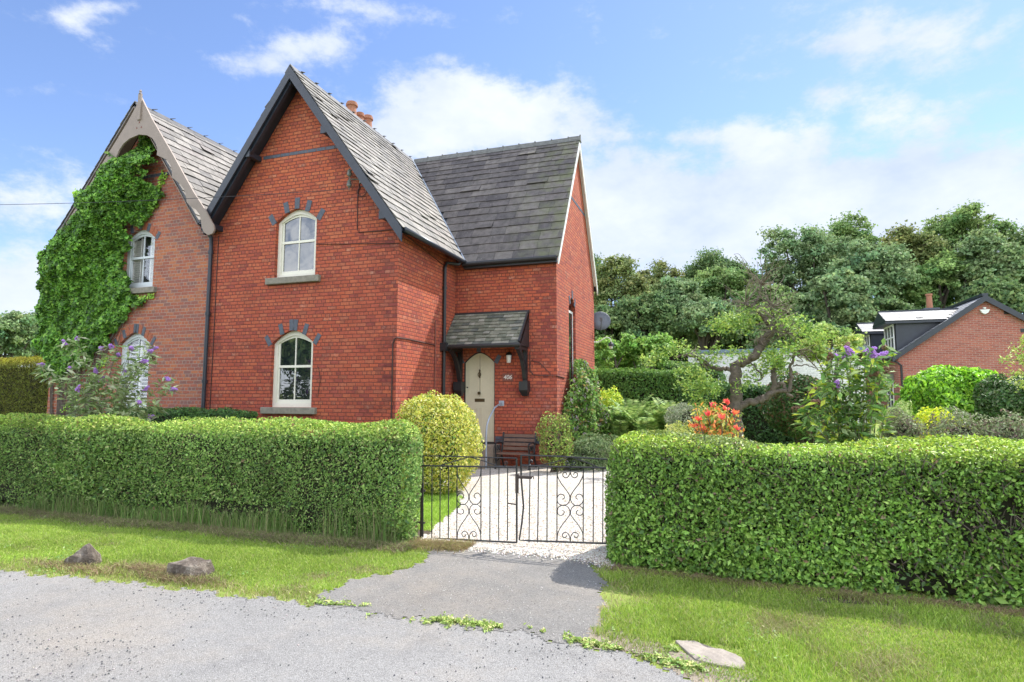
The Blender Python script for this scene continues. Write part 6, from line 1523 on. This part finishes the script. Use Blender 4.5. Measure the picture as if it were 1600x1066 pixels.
# loose chippings
def stones(name, P, size, pal, label):
    n = len(P); s = (size*rng.uniform(.5, 1.4, n))[:, None, None]
    base = np.array([[1, 0, -.3], [-.5, .87, -.3], [-.5, -.87, -.3], [.3, .3, .7], [-.6, .1, .6], [.2, -.6, .55]])
    V = base[None]*rng.uniform(.6, 1.2, (n, 6, 3)); a = rng.uniform(0, 6.28, n); c_, s_ = np.cos(a), np.sin(a)
    R_ = np.zeros((n, 3, 3)); R_[:, 0, 0] = c_; R_[:, 0, 1] = -s_; R_[:, 1, 0] = s_; R_[:, 1, 1] = c_; R_[:, 2, 2] = .8
    V = np.einsum('nij,nkj->nki', R_, V)*s*.5+P[:, None, :]
    F = np.array([[0, 1, 3], [1, 4, 3], [1, 2, 4], [2, 5, 4], [2, 0, 5], [0, 3, 5], [3, 4, 5]]); F = (F[None]+np.arange(n)[:, None, None]*6).reshape(-1, 3)
    o = np_mesh(name, V.reshape(-1, 3), F, STONEM, np.repeat(leaf_cols(n, pal, .1), 6, axis=0)); o['kind'] = 'stuff'; o['label'] = label
STONEM = leaf_mat('loose_stone', .0, .85, .3)
X, Y = scatter(110000, -3.4, -.9, 5.95, 9.5); ok = gravel_in(X, Y) & (rng.random(len(X)) < np.interp(Y, [6, 7, 9.5], [1, .7, .3])); P = np.stack([X[ok], Y[ok], G(X[ok], Y[ok])+.012], 1)
GW = [(.68, .65, .60), (.58, .54, .48), (.72, .70, .66), (.45, .38, .30), (.30, .24, .18), (.62, .56, .47)]
stones('loose_chippings', P, .024, GW, 'white stone chippings on the gravel drive inside the gate')
X, Y = rng.uniform(-3.2, -.95, 3500), rng.normal(6.12, .07, 3500)-np.abs(rng.normal(0, .07, 3500)); P = np.stack([X, Y, X*0+.012], 1); P[:, 1] -= .18*np.clip((P[:, 0]+1.5)/.5, 0, 1)*rng.random(len(P))
stones('loose_chippings', P, .020, GW, 'white chippings spilled past the gate onto the drive')
X, Y = scatter(9000, -7, .6, 2.2, 4.1); ok = road_in(X, Y) & (wav(np.stack([X, Y*2.2, X*0], 1), 2.2, 91)+.6*rng.normal(0, 1, len(X)) > .35); P = np.stack([X[ok], Y[ok], X[ok]*0+.008], 1)
stones('loose_grit', P, .012, [(.06, .06, .06), (.11, .105, .10), (.22, .2, .19), (.04, .04, .045)], 'loose grit lying on the lane')
X, Y = scatter(1500, -3.0, -.8, 4.0, 6.1); P = np.stack([X, Y, X*0+.010], 1)
stones('loose_grit', P, .008, [(.22, .21, .2), (.32, .31, .29), (.10, .09, .08)], 'fine grit lying on the drive')
for o in bpy.data.objects:
    if o.type == 'MESH' and o.get('kind') == 'stuff' and 'label' not in o: o['label'] = o.name
